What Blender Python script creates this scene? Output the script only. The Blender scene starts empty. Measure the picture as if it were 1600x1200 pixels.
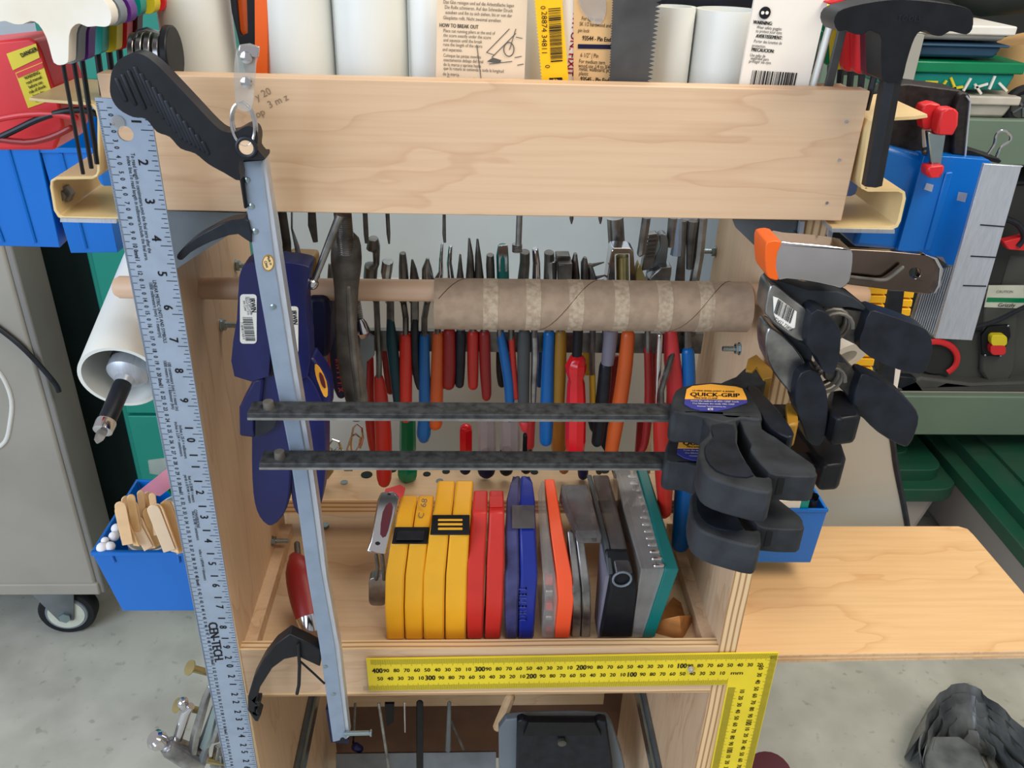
import bpy, bmesh, math, random
from mathutils import Vector, Matrix
from mathutils.geometry import tessellate_polygon
random.seed(4)
SC = bpy.context.scene
COL = SC.collection
# ------------------------------------------------------------------ camera
F = 1332.26
CP = Vector((-0.0103, -0.5995, 1.35))
RT = Vector((0.9989584, -0.0361256, 0.0278739))
UP = Vector((-0.0067883, 0.4864200, 0.8736987))
FW = Vector((0.0451212, 0.8729779, -0.4856682))
cd = bpy.data.cameras.new('camera')
cam = bpy.data.objects.new('camera', cd)
COL.objects.link(cam)
cam.matrix_world = Matrix(((RT.x, UP.x, -FW.x, CP.x), (RT.y, UP.y, -FW.y, CP.y), (RT.z, UP.z, -FW.z, CP.z), (0, 0, 0, 1)))
cd.sensor_width = 36.0
cd.lens = 36.0 * F / 1600.0
cd.clip_start = 0.02
SC.camera = cam
# ------------------------------------------------------------------ light
SC.view_settings.view_transform = 'Standard'
SC.view_settings.look = 'None'
SC.view_settings.gamma = 1.0
SC.view_settings.exposure = 0.0
SC.view_settings.use_curve_mapping = False
w = bpy.data.worlds.new('garage_ambient')
SC.world = w
w.use_nodes = True
wb = w.node_tree.nodes['Background']
wb.inputs[0].default_value = (1.0, 0.97, 0.94, 1)
wb.inputs[1].default_value = 0.46
def area(name, loc, target, sx, sy, col, e):
    l = bpy.data.lights.new(name, 'AREA'); l.shape = 'RECTANGLE'; l.size = sx; l.size_y = sy; l.color = col; l.energy = e
    o = bpy.data.objects.new(name, l); COL.objects.link(o); o.location = loc
    o.rotation_euler = (Vector(target) - Vector(loc)).to_track_quat('-Z', 'Y').to_euler()
area('garage_door_daylight', (-2.2, -2.0, 1.9), (0, 0.1, 0.9), 2.6, 1.8, (0.68, 0.81, 1.0), 92)
area('ceiling_lamp_light', (0.9, -0.6, 2.6), (0.1, 0.2, 0.8), 1.6, 0.6, (1.0, 0.90, 0.76), 34)
area('ceiling_lamp_light', (0.4, 1.1, 2.6), (0.3, 0.9, 0.3), 1.6, 0.6, (1.0, 0.92, 0.80), 16)
# ------------------------------------------------------------------ projection of photo pixels on real planes
def ray(px, py):
    return FW + RT * ((px - 800) / F) - UP * ((py - 600) / F)
def aty(px, py, y):
    d = ray(px, py); return CP + d * ((y - CP.y) / d.y)
def atz(px, py, z):
    d = ray(px, py); return CP + d * ((z - CP.z) / d.z)
def atx(px, py, x):
    d = ray(px, py); return CP + d * ((x - CP.x) / d.x)
def atn(px, py, p0, n):
    d = ray(px, py); return CP + d * ((Vector(p0) - CP).dot(Vector(n)) / d.dot(Vector(n)))
def mpp(P):
    return (Vector(P) - CP).dot(FW) / F          # metres per photo pixel at P
# ------------------------------------------------------------------ materials
def lin(c):
    return tuple(((v / 255) / 12.92 if v / 255 <= 0.04045 else (((v / 255) + 0.055) / 1.055) ** 2.4) for v in c) + (1,)
MATS = {}
def M(name, c=(128, 128, 128), rough=0.5, metal=0.0, var=0.12, sc=30.0, bump=0.0, trans=0.0, alpha=1.0, spec=None, c2=None, stretch=(1, 1, 1)):
    if name in MATS: return MATS[name]
    m = bpy.data.materials.new(name); m.use_nodes = True; nt = m.node_tree; b = nt.nodes['Principled BSDF']
    b.inputs['Roughness'].default_value = rough; b.inputs['Metallic'].default_value = metal
    b.inputs['Specular IOR Level'].default_value = spec if spec is not None else (0.28 if max(c) < 75 else 0.45)
    if trans: b.inputs['Transmission Weight'].default_value = trans
    if alpha < 1: b.inputs['Alpha'].default_value = alpha
    tc = nt.nodes.new('ShaderNodeTexCoord'); mp = nt.nodes.new('ShaderNodeMapping'); mp.inputs['Scale'].default_value = stretch
    nt.links.new(tc.outputs['Object'], mp.inputs[0])
    n = nt.nodes.new('ShaderNodeTexNoise'); n.inputs['Scale'].default_value = sc; n.inputs['Detail'].default_value = 5
    nt.links.new(mp.outputs[0], n.inputs['Vector'])
    cr = nt.nodes.new('ShaderNodeValToRGB')
    L = lin(c); L2 = lin(c2) if c2 else tuple(v * (1 - var * 1.6) for v in L[:3]) + (1,)
    H = tuple(min(1, v * (1 + var)) for v in L[:3]) + (1,)
    cr.color_ramp.elements[0].position = 0.32; cr.color_ramp.elements[0].color = L2
    cr.color_ramp.elements[1].position = 0.62; cr.color_ramp.elements[1].color = H if not c2 else L
    nt.links.new(n.outputs['Fac'], cr.inputs[0]); nt.links.new(cr.outputs[0], b.inputs['Base Color'])
    if bump:
        bp = nt.nodes.new('ShaderNodeBump'); bp.inputs['Strength'].default_value = bump; bp.inputs['Distance'].default_value = 0.001
        nt.links.new(n.outputs['Fac'], bp.inputs['Height']); nt.links.new(bp.outputs[0], b.inputs['Normal'])
    MATS[name] = m
    return m
def plyface(name, c, c2, axis):
    """birch veneer: broad wandering cathedral figure plus fine fibre along one axis"""
    m = bpy.data.materials.new(name); m.use_nodes = True; nt = m.node_tree; N = nt.nodes; b = N['Principled BSDF']
    b.inputs['Roughness'].default_value = 0.5
    tc = N.new('ShaderNodeTexCoord')
    def nz(scale, s3, det=6):
        mp = N.new('ShaderNodeMapping'); mp.inputs['Scale'].default_value = s3; nt.links.new(tc.outputs['Object'], mp.inputs[0])
        n = N.new('ShaderNodeTexNoise'); n.inputs['Scale'].default_value = scale; n.inputs['Detail'].default_value = det
        nt.links.new(mp.outputs[0], n.inputs['Vector']); return n
    s = {'x': (1, 3, 5), 'z': (4, 4, 0.8), 'y': (4, 1, 4)}[axis]
    n1 = nz(4.0, s, 3); n2 = nz(60.0, tuple(v * (0.12 if v <= 1 else 1) for v in s)); n3 = nz(7, (1, 1, 1), 2)
    cr = N.new('ShaderNodeValToRGB'); e = cr.color_ramp.elements
    e[0].position = 0.40; e[0].color = lin(c); e[1].position = 0.60; e[1].color = lin(c)
    for p, k in ((0.487, c), (0.494, c2), (0.503, tuple((a + d) / 2 for a, d in zip(c, c2))), (0.54, c)):
        q = e.new(p); q.color = lin(k)
    nt.links.new(n1.outputs['Fac'], cr.inputs[0])
    mx = N.new('ShaderNodeMixRGB'); mx.blend_type = 'MULTIPLY'; mx.inputs[0].default_value = 0.28
    nt.links.new(cr.outputs[0], mx.inputs[1])
    c3 = N.new('ShaderNodeValToRGB'); c3.color_ramp.elements[0].position = .3; c3.color_ramp.elements[0].color = (.72, .62, .52, 1); c3.color_ramp.elements[1].position = .6; c3.color_ramp.elements[1].color = (1, 1, 1, 1)
    nt.links.new(n2.outputs['Fac'], c3.inputs[0]); nt.links.new(c3.outputs[0], mx.inputs[2])
    m2 = N.new('ShaderNodeMixRGB'); m2.blend_type = 'MULTIPLY'; m2.inputs[0].default_value = 0.2
    c4 = N.new('ShaderNodeValToRGB'); c4.color_ramp.elements[0].position = .4; c4.color_ramp.elements[0].color = (.92, .78, .70, 1); c4.color_ramp.elements[1].position = .6; c4.color_ramp.elements[1].color = (1, 1, 1, 1)
    nt.links.new(n3.outputs['Fac'], c4.inputs[0]); nt.links.new(mx.outputs[0], m2.inputs[1]); nt.links.new(c4.outputs[0], m2.inputs[2])
    nt.links.new(m2.outputs[0], b.inputs['Base Color'])
    MATS[name] = m; return m
def plyedge(name, axis, c=(222, 190, 145), c2=(158, 118, 80), period=0.0028):
    """edge of plywood: plies stacked along one axis"""
    m = bpy.data.materials.new(name); m.use_nodes = True; nt = m.node_tree; N = nt.nodes; b = N['Principled BSDF']
    b.inputs['Roughness'].default_value = 0.65
    tc = N.new('ShaderNodeTexCoord'); sp = N.new('ShaderNodeSeparateXYZ'); nt.links.new(tc.outputs['Object'], sp.inputs[0])
    n = N.new('ShaderNodeTexNoise'); n.inputs['Scale'].default_value = 9; nt.links.new(tc.outputs['Object'], n.inputs['Vector'])
    a = N.new('ShaderNodeMath'); a.operation = 'MULTIPLY_ADD'; a.inputs[1].default_value = 0.0028; nt.links.new(n.outputs['Fac'], a.inputs[0])
    nt.links.new(sp.outputs['XYZ'.index(axis.upper())], a.inputs[2])
    d = N.new('ShaderNodeMath'); d.operation = 'DIVIDE'; d.inputs[1].default_value = period; nt.links.new(a.outputs[0], d.inputs[0])
    fr = N.new('ShaderNodeMath'); fr.operation = 'PINGPONG'; fr.inputs[1].default_value = 1; nt.links.new(d.outputs[0], fr.inputs[0])
    cr = N.new('ShaderNodeValToRGB'); cr.color_ramp.elements[0].position = .12; cr.color_ramp.elements[0].color = lin(c2); cr.color_ramp.elements[1].position = .5; cr.color_ramp.elements[1].color = lin(c)
    nt.links.new(fr.outputs[0], cr.inputs[0]); nt.links.new(cr.outputs[0], b.inputs['Base Color'])
    MATS[name] = m; return m
def G(n): return MATS[n]
# ------------------------------------------------------------------ mesh builder
class MB:
    def __init__(s): s.v = []; s.f = []
    def poly(s, pts, ext, holes=()):
        """planar polygon (with holes) swept along ext"""
        loops = [[Vector(p) for p in pts]] + [[Vector(p) for p in h] for h in holes]
        ext = Vector(ext)
        flat = [p for l in loops for p in l]
        tri = tessellate_polygon(loops)
        b = len(s.v); n = len(flat)
        s.v += flat + [p + ext for p in flat]
        for t in tri:
            s.f.append((b + t[0], b + t[1], b + t[2])); s.f.append((b + n + t[2], b + n + t[1], b + n + t[0]))
        k = 0
        for l in loops:
            m = len(l)
            for i in range(m):
                j = (i + 1) % m
                s.f.append((b + k + i, b + k + j, b + n + k + j, b + n + k + i))
            k += m
        return s
    def box(s, lo, hi):
        x0, y0, z0 = lo; x1, y1, z1 = hi
        b = len(s.v)
        s.v += [Vector(p) for p in ((x0, y0, z0), (x1, y0, z0), (x1, y1, z0), (x0, y1, z0), (x0, y0, z1), (x1, y0, z1), (x1, y1, z1), (x0, y1, z1))]
        s.f += [tuple(b + i for i in q) for q in ((0, 3, 2, 1), (4, 5, 6, 7), (0, 1, 5, 4), (1, 2, 6, 5), (2, 3, 7, 6), (3, 0, 4, 7))]
        return s
    def hexa(s, p):
        b = len(s.v); s.v += [Vector(q) for q in p]
        s.f += [tuple(b + i for i in q) for q in ((0, 3, 2, 1), (4, 5, 6, 7), (0, 1, 5, 4), (1, 2, 6, 5), (2, 3, 7, 6), (3, 0, 4, 7))]
        return s
    def obox(s, c, ax, ay, az):
        """box from centre and three half-axis vectors"""
        c, ax, ay, az = map(Vector, (c, ax, ay, az))
        return s.hexa([c - ax - ay - az, c + ax - ay - az, c + ax + ay - az, c - ax + ay - az, c - ax - ay + az, c + ax - ay + az, c + ax + ay + az, c - ax + ay + az])
    def quad(s, a, b_, c, d):
        b = len(s.v); s.v += [Vector(q) for q in (a, b_, c, d)]; s.f.append((b, b + 1, b + 2, b + 3)); return s
    def tube(s, pts, rs, n=12, flat=1.0, ref=None, closed=False, round=False):
        pts = [Vector(p) for p in pts]
        if not isinstance(rs, (list, tuple)): rs = [rs] * len(pts)
        rs = list(rs)
        if round and not closed:
            def cap(p, q, r):
                d = (p - q).normalized()
                return [(p + d * r * math.sin(a), r * math.cos(a)) for a in (0.5, 1.0, 1.35)]
            A = cap(pts[0], pts[1], rs[0]); Z = cap(pts[-1], pts[-2], rs[-1])
            pts = [a[0] for a in A[::-1]] + pts + [a[0] for a in Z]; rs = [a[1] for a in A[::-1]] + rs + [a[1] for a in Z]
        m = len(pts); b = len(s.v)
        tan = []
        for i in range(m):
            if closed: t = pts[(i + 1) % m] - pts[i - 1]
            else: t = pts[min(i + 1, m - 1)] - pts[max(i - 1, 0)]
            if t.length < 1e-9: t = Vector((0, 0, 1))
            tan.append(t.normalized())
        u = Vector(ref) if ref else (Vector((0, 1, 0)) if abs(tan[0].y) < 0.9 else Vector((1, 0, 0)))
        for i in range(m):
            t = tan[i]
            u = (u - t * u.dot(t)).normalized(); w_ = t.cross(u)
            for k in range(n):
                a = 2 * math.pi * k / n
                s.v.append(pts[i] + u * (math.cos(a) * rs[i] * flat) + w_ * (math.sin(a) * rs[i]))
        for i in range(m if closed else m - 1):
            j = (i + 1) % m
            for k in range(n):
                l = (k + 1) % n
                s.f.append((b + i * n + k, b + i * n + l, b + j * n + l, b + j * n + k))
        if not closed:
            s.f.append(tuple(b + k for k in range(n))[::-1]); s.f.append(tuple(b + (m - 1) * n + k for k in range(n)))
        return s
    def pipe(s, a, c, ro, ri, n=32):
        """open hollow pipe with walls"""
        a, c = Vector(a), Vector(c); t = (c - a).normalized(); u = t.orthogonal().normalized(); w_ = t.cross(u); b = len(s.v)
        for (p, r) in ((a, ro), (c, ro), (c, ri), (a, ri)):
            for k in range(n):
                q = 2 * math.pi * k / n; s.v.append(p + u * math.cos(q) * r + w_ * math.sin(q) * r)
        for i in range(4):
            j = (i + 1) % 4
            for k in range(n):
                l = (k + 1) % n; s.f.append((b + i * n + k, b + i * n + l, b + j * n + l, b + j * n + k))
        return s
    def ball(s, c, r, n=10):
        c = Vector(c); m = n
        return s.tube([c + Vector((0, 0, -r * math.cos(math.pi * i / m))) for i in range(m + 1)], [max(1e-4, r * math.sin(math.pi * i / m)) for i in range(m + 1)], n + 4, ref=(1, 0, 0))
def origin(o):
    v = Vector((0, 0, 0))
    while o: v += o.location; o = o.parent
    return v
def tag(o, label=None, cat=None, group=None, kind=None):
    if label: o['label'] = label
    if cat: o['category'] = cat
    if group: o['group'] = group
    if kind: o['kind'] = kind
    return o
def obj(name, mb, mat, parent=None, bev=0.0, smooth=35, seg=2, label=None, solid=0):
    if isinstance(mat, str): mat = MATS[mat]
    if parent: off = origin(parent)
    else:
        xs = [v.x for v in mb.v]; ys = [v.y for v in mb.v]; zs = [v.z for v in mb.v]
        off = Vector(((min(xs) + max(xs)) / 2, (min(ys) + max(ys)) / 2, min(zs)))
    me = bpy.data.meshes.new(name); me.from_pydata([tuple(v - off) for v in mb.v], [], mb.f)
    bm = bmesh.new(); bm.from_mesh(me); bmesh.ops.recalc_face_normals(bm, faces=bm.faces); bm.to_mesh(me); bm.free()
    me.materials.append(mat)
    if smooth:
        me.polygons.foreach_set('use_smooth', [True] * len(me.polygons)); me.set_sharp_from_angle(angle=math.radians(smooth))
    o = bpy.data.objects.new(name, me); COL.objects.link(o)
    if parent: o.parent = parent
    else: o.location = off
    if solid:
        s_ = o.modifiers.new('s', 'SOLIDIFY'); s_.thickness = solid
    if bev:
        bv = o.modifiers.new('b', 'BEVEL'); bv.width = bev; bv.segments = seg; bv.limit_method = 'ANGLE'; bv.angle_limit = math.radians(40); bv.harden_normals = False
    if label: o['label'] = label
    return o
def thing(name, label, cat, loc=(0, 0, 0), group=None, kind=None):
    o = bpy.data.objects.new(name, None); COL.objects.link(o); o.location = loc; o.empty_display_size = 0.02
    return tag(o, label, cat, group, kind)
def kids(o): return [c for c in bpy.data.objects if c.parent == o]
def dup(root, loc, label=None, rot=None):
    r = root.copy(); COL.objects.link(r); r.location = loc
    if rot: r.rotation_euler = rot
    if label: r['label'] = label
    for ch in KID[root.name]:
        c = ch.copy(); COL.objects.link(c); c.parent = r
    return r
KID = {}
def smoothpts(p, k=3, closed=True):
    """Catmull-Rom through points"""
    p = [Vector(q) for q in p]; n = len(p); out = []
    rng = range(n) if closed else range(n - 1)
    for i in rng:
        if closed: a, b, c, d = p[i - 1], p[i], p[(i + 1) % n], p[(i + 2) % n]
        else: a, b, c, d = p[max(i - 1, 0)], p[i], p[i + 1], p[min(i + 2, n - 1)]
        for j in range(k):
            t = j / k
            out.append(0.5 * ((2 * b) + (c - a) * t + (2 * a - 5 * b + 4 * c - d) * t * t + (3 * b - a - 3 * c + d) * t ** 3))
    if not closed: out.append(p[-1])
    return out
def plate(mb, px, y, th, sm=0, holes=()):
    """outline given in photo pixels, standing on the plane at depth y, th metres thick going back"""
    P = [aty(a, b, y) for a, b in px]
    if sm: P = smoothpts(P, sm)
    return mb.poly(P, (0, th, 0), [[aty(a, b, y) for a, b in h] for h in holes])
def clampz(mb, z):
    for v in mb.v:
        if v.z < z: v.z = z
    return mb
def slab(mb, px, z, th, sm=0):
    P = [atz(a, b, z) for a, b in px]
    if sm: P = smoothpts(P, sm)
    return mb.poly(P, (0, 0, -th))
def nslab(mb, px, p0, n, th, sm=0):
    n = Vector(n).normalized(); P = [atn(a, b, p0, n) for a, b in px]
    if sm: P = smoothpts(P, sm)
    return mb.poly(P, n * -th)
def circ(cx, cy, r, n=14, ry=None):
    return [(cx + r * math.cos(2 * math.pi * k / n), cy + (ry or r) * math.sin(2 * math.pi * k / n)) for k in range(n)]
def rrect(x0, y0, x1, y1, r, n=3):
    o = []
    for cx, cy, a0 in ((x1 - r, y1 - r, 0), (x0 + r, y1 - r, 90), (x0 + r, y0 + r, 180), (x1 - r, y0 + r, 270)):
        for i in range(n + 1):
            a = math.radians(a0 + 90 * i / n); o.append((cx + r * math.cos(a), cy + r * math.sin(a)))
    return o
def ptube(mb, path, y, n=12, flat=1.0, round=True, sm=0):
    """tube through (px, py, radius px[, y]) at depth y"""
    P = [aty(p[0], p[1], p[3] if len(p) > 3 else y) for p in path]; R = [p[2] * mpp(q) for p, q in zip(path, P)]
    if sm:
        Q = smoothpts([Vector((*q,)) for q in P], sm, False)
        RR = smoothpts([Vector((r, 0, 0)) for r in R], sm, False); R = [max(1e-4, r.x) for r in RR]; P = Q
    return mb.tube(P, R, n, flat, round=round)
# ------------------------------------------------------------------ lettering
GL = {}
def glyphs(s):
    if s in GL: return GL[s]
    c = bpy.data.curves.new('t', 'FONT'); c.body = s; c.resolution_u = 2; c.align_x = 'CENTER'; c.align_y = 'CENTER'
    o = bpy.data.objects.new('t', c); COL.objects.link(o)
    dg = bpy.context.evaluated_depsgraph_get(); me = bpy.data.meshes.new_from_object(o.evaluated_get(dg))
    GL[s] = ([v.co.copy() for v in me.vertices], [tuple(p.vertices) for p in me.polygons])
    bpy.data.objects.remove(o); bpy.data.curves.remove(c); bpy.data.meshes.remove(me)
    return GL[s]
def text(mb, s, P, xd, yd, size, wide=1.0, bold=0.0):
    V, Fc = glyphs(s); P, xd, yd = Vector(P), Vector(xd).normalized(), Vector(yd).normalized()
    for dx in ((0,) if not bold else (-bold, bold)):
        b = len(mb.v)
        mb.v += [P + xd * ((v.x * wide + dx) * size) + yd * (v.y * size) for v in V]
        mb.f += [tuple(b + i for i in f) for f in Fc]
    return mb
def bars(mb, P, xd, yd, w_, h, seed=1, n=28):
    """bar code: bars run along yd, stepping along xd, centred on P"""
    r = random.Random(seed); P, xd, yd = Vector(P), Vector(xd).normalized(), Vector(yd).normalized(); x = -w_ / 2; step = w_ / n / 2
    while x < w_ / 2 - step:
        t = step * r.choice((0.6, 0.6, 1.1, 1.7)); a = P + xd * x; mb.quad(a - yd * h / 2, a + xd * t - yd * h / 2, a + xd * t + yd * h / 2, a + yd * h / 2)
        x += t + step * r.choice((0.6, 0.9, 1.5))
    return mb
# ------------------------------------------------------------------ palette
plyface('birch_front', (213, 183, 150), (202, 168, 136), 'x')
plyface('birch_side', (212, 182, 148), (196, 160, 126), 'z')
plyface('birch_table', (220, 181, 130), (208, 164, 112), 'x')
plyface('birch_shelf', (210, 182, 146), (196, 162, 126), 'x')
plyedge('ply_edge_x', 'x'); plyedge('ply_edge_z', 'z'); plyedge('ply_edge_y', 'y')
M('concrete', (186, 186, 176), .55, 0, .06, 9, .3, c2=(164, 164, 154))
M('wall_paint', (206, 216, 224), .8, 0, .05, 3)
M('channel_grey', (134, 148, 166), .42, .2, .05, 60, .05)
M('aluminium', (150, 164, 182), .42, .25, .05, 60, .05)
M('raw_aluminium', (186, 192, 202), .35, .55, .05, 80, .05, stretch=(8, 1, 1))
M('black_print', (22, 22, 26), .6, 0, .0)
M('grey_print', (88, 84, 80), .7, 0, .0)
M('red_print', (190, 40, 60), .6, 0, .0)
M('white_print', (232, 232, 236), .5, 0, .0)
M('pencil', (140, 118, 96), .8, 0, .1)
M('black_plastic', (20, 22, 27), .42, 0, .18, 90, .1)
M('black_rubber', (27, 31, 39), .40, 0, .25, 60, .2)
M('dusty_black', (44, 47, 51), .7, 0, .3, 40, .3)
M('dusty_bar', (58, 60, 62), .6, .3, .35, 140, .2)
M('chrome', (205, 205, 210), .12, 1, .05, 30)
M('steel', (150, 150, 150), .28, .9, .35, 40, .1)
M('dark_steel', (104, 101, 97), .36, .7, .3, 60, .2)
M('black_iron', (90, 86, 80), .5, .25, .35, 50, .6)
M('galvanised', (122, 128, 132), .45, .7, .2, 14, .1)
M('zinc', (158, 176, 182), .25, 1, .08, 30)
M('brass_zinc', (176, 162, 112), .35, .8, .1, 40)
M('pvc', (226, 228, 222), .35, 0, .03, 10)
M('cardboard_core', (160, 138, 116), .85, 0, .08, 120, .3)
M('glue_band', (186, 168, 144), .85, 0, .25, 260, .3, c2=(160, 138, 116))
M('dowel_wood', (206, 172, 142), .5, 0, .08, 20, stretch=(.3, 3, 3))
M('navy_plastic', (24, 28, 84), .42, 0, .15, 20, .05)
M('navy_dark', (18, 20, 52), .5, 0, .15, 20)
M('sticker_white', (232, 230, 222), .5, 0, .03)
M('bin_blue', (0, 104, 194), .32, 0, .04, 8, spec=.5)
M('cream_enamel', (222, 198, 146), .35, 0, .06, 20, c2=(206, 178, 126))
M('yellow_case', (244, 178, 40), .38, 0, .04, 20)
M('yellow_case_dull', (222, 162, 44), .45, 0, .05, 20)
M('red_case', (206, 50, 42), .38, 0, .05, 20)
M('blue_case', (28, 46, 140), .3, 0, .08, 20)
M('blue_clear', (72, 74, 122), .25, 0, .25, 30, alpha=.82)
M('orange_case', (255, 92, 50), .4, 0, .03, 20)
M('teal_case', (0, 108, 104), .4, 0, .04, 20)
M('clear_plastic', (190, 186, 180), .12, 0, .15, 30, alpha=.38)
M('smoke_plastic', (96, 91, 90), .2, 0, .35, 30, alpha=.72)
M('grip_red', (180, 38, 30), .35, 0, .06, 15)
M('grip_darkred', (140, 26, 26), .4, 0, .1, 15)
M('grip_bright', (212, 46, 30), .3, 0, .05, 15)
M('grip_blue', (0, 96, 168), .3, 0, .06, 15)
M('grip_orange', (204, 90, 34), .38, 0, .06, 15)
M('grip_teal', (10, 56, 66), .35, 0, .1, 15)
M('grip_yellow', (190, 146, 24), .4, 0, .06, 15)
M('grip_ochre', (150, 110, 30), .45, 0, .1, 15)
M('grip_grey', (74, 80, 82), .6, 0, .1, 15)
M('grip_lavender', (122, 118, 132), .5, 0, .05, 15)
M('grip_pink', (206, 56, 60), .45, 0, .06, 15)
M('handle_green', (0, 120, 78), .25, 0, .06, 15)
M('handle_red', (214, 24, 34), .2, 0, .06, 15)
M('handle_clear', (196, 186, 188), .1, 0, .1, 15, alpha=.55)
M('handle_amber', (160, 100, 40), .2, 0, .1, 15)
M('wood_handle', (214, 174, 120), .5, 0, .1, 20)
M('yellow_paint', (228, 204, 40), .4, 0, .04, 20)
M('label_yellow', (250, 178, 60), .5, 0, .02)
M('label_blue', (56, 58, 142), .5, 0, .02)
M('teal_metal', (0, 122, 106), .4, 0, .05, 5)
M('dark_green', (14, 34, 34), .7, 0, .15, 6)
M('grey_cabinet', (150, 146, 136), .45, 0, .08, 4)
M('grey_cabinet_shaded', (122, 120, 116), .45, 0, .08, 4)  # front's grey darkened, the side's shade is put into the colour
M('bench_green', (104, 124, 108), .5, 0, .06, 5)
M('tote_green', (18, 78, 58), .45, 0, .22, 9, c2=(44, 76, 60))
M('tote_body', (168, 160, 158), .5, 0, .04, 5)
M('machine_grey', (72, 74, 72), .6, 0, .1, 10)
M('machine_dark', (46, 48, 48), .6, 0, .1, 10)
M('sheet_plastic', (164, 162, 153), .35, 0, .06, 4)
M('red_plastic', (208, 40, 46), .35, 0, .05, 20)
M('white_plastic', (228, 226, 220), .4, 0, .05, 15, c2=(214, 206, 186))
M('grey_plastic', (116, 126, 134), .4, 0, .05, 15)
M('purple_plastic', (92, 40, 130), .35, 0, .05, 15)
M('teal_plastic', (0, 134, 124), .35, 0, .05, 15)
M('yellow_plastic', (214, 196, 40), .4, 0, .05, 15)
M('maroon_plastic', (90, 26, 40), .4, 0, .05, 15)
M('orange_plastic', (230, 96, 20), .4, 0, .05, 15)
M('stick_wood', (226, 190, 146), .6, 0, .06, 60)
M('cotton', (236, 236, 240), .95, 0, .04, 80, .6)
M('tan_card', (226, 202, 172), .7, 0, .04, 20)
M('kraft_card', (214, 172, 118), .7, 0, .06, 20)
M('card_white', (232, 224, 212), .7, 0, .03, 20)
M('saw_steel', (84, 84, 84), .5, .5, .2, 30, .1)
M('saw_yellow', (250, 190, 20), .4, 0, .03, 20)
M('leather', (40, 36, 36), .4, 0, .3, 160, .4)
M('bag_grey', (112, 116, 116), .3, .1, .5, 14, .6, c2=(60, 64, 68))
M('frosted', (196, 190, 178), .4, 0, .12, 12, alpha=.9)
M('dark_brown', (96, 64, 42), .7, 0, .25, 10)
M('pink_clear', (226, 150, 168), .3, 0, .1, 20, alpha=.75)
M('oak_block', (176, 116, 62), .5, 0, .2, 14, stretch=(1, 5, 5))
M('tire_black', (26, 28, 30), .6, 0, .1, 30)
M('hub_cream', (196, 200, 186), .4, 0, .05, 20)
M('white_cable', (216, 216, 210), .5, 0, .02)
M('case_blue_light', (70, 84, 170), .35, 0, .05, 20)
M('chrome_brown_reflection', (126, 112, 104), .16, 1, .25, 12)  # brown reflection on the chrome is put into the base colour
_m = G('concrete'); _nt = _m.node_tree; _b = _nt.nodes['Principled BSDF']; _src = _b.inputs['Base Color'].links[0].from_socket
_tc = _nt.nodes.new('ShaderNodeTexCoord'); _n = _nt.nodes.new('ShaderNodeTexNoise'); _n.inputs['Scale'].default_value = 42; _n.inputs['Detail'].default_value = 3
_nt.links.new(_tc.outputs['Object'], _n.inputs['Vector']); _r = _nt.nodes.new('ShaderNodeValToRGB'); _r.color_ramp.elements[0].position = .29; _r.color_ramp.elements[0].color = (.6, .59, .57, 1); _r.color_ramp.elements[1].position = .37; _r.color_ramp.elements[1].color = (1, 1, 1, 1)
_x = _nt.nodes.new('ShaderNodeMixRGB'); _x.blend_type = 'MULTIPLY'; _x.inputs[0].default_value = .6; _nt.links.new(_n.outputs['Fac'], _r.inputs[0]); _nt.links.new(_src, _x.inputs[1]); _nt.links.new(_r.outputs[0], _x.inputs[2]); _nt.links.new(_x.outputs[0], _b.inputs['Base Color'])
# ------------------------------------------------------------------ the setting
def struct(name, mb, mat, bev=0):
    o = obj(name, mb, mat, bev=bev); o['kind'] = 'structure'; return o
struct('floor', MB().box((-3.5, -3, -.05), (4, 3.2, 0)), 'concrete')
struct('wall_back', MB().box((-3.5, 2.0, 0), (4, 2.1, 2.6)), 'wall_paint')
# ------------------------------------------------------------------ the wooden tool cart
XI, XO, D = .233, .251, .235
ZT = 1.251
cart = thing('tool_cart', 'birch plywood tool cart standing on the concrete floor, filled with tools', 'cart', (0, .1, 0))
def part(name, mb, mat, parent, **k): return obj(name, mb, mat, parent, **k)
fr = part('front_board', MB().box((-.2535, -.0153, 1.161), (.2535, 0, ZT)), 'birch_front', cart, bev=.0008)
for a, b in ((1322, 190), (1311, 250), (1292, 317)):
    part('nail_head', MB().tube([aty(a, b, -.0157), aty(a, b, -.0150)], .0011, 8), 'dark_steel', fr)
pm = MB()
for i, (s, a, b) in enumerate((('y 20', 411, 147), ('3 m z', 434, 158), ('top', 404, 178))):
    text(pm, s, aty(a, b, -.0157), (1, 0, .45), (-.45, 0, 1), .0065)
part('pencil_note', pm, 'pencil', fr)
for s in (-1, 1):
    x = s * XO; yz = [(.0006, .08), (.0006, ZT - .003), (.03, ZT - .003), (.06, 1.166), (.215, 1.166), (.215, .70), (.36, .66), (.36, .08)]
    p = part('side_panel', MB().poly([(x, y, z) for y, z in yz], (-s * .018, 0, 0)), 'birch_side', cart)
    x0, x1 = sorted((s * XI, s * XO))
    part('ply_edge', MB().box((x0, 0, .08), (x1, .0006, ZT - .004)), 'ply_edge_x', p)
# top tray the tubes stand in
part('tray_floor', MB().box((-XI, .0, 1.165), (XI, .11, 1.172)), 'birch_shelf', cart)
part('tray_back', MB().box((-XI, .11, 1.165), (XI, .118, 1.21)), 'birch_shelf', cart)
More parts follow.
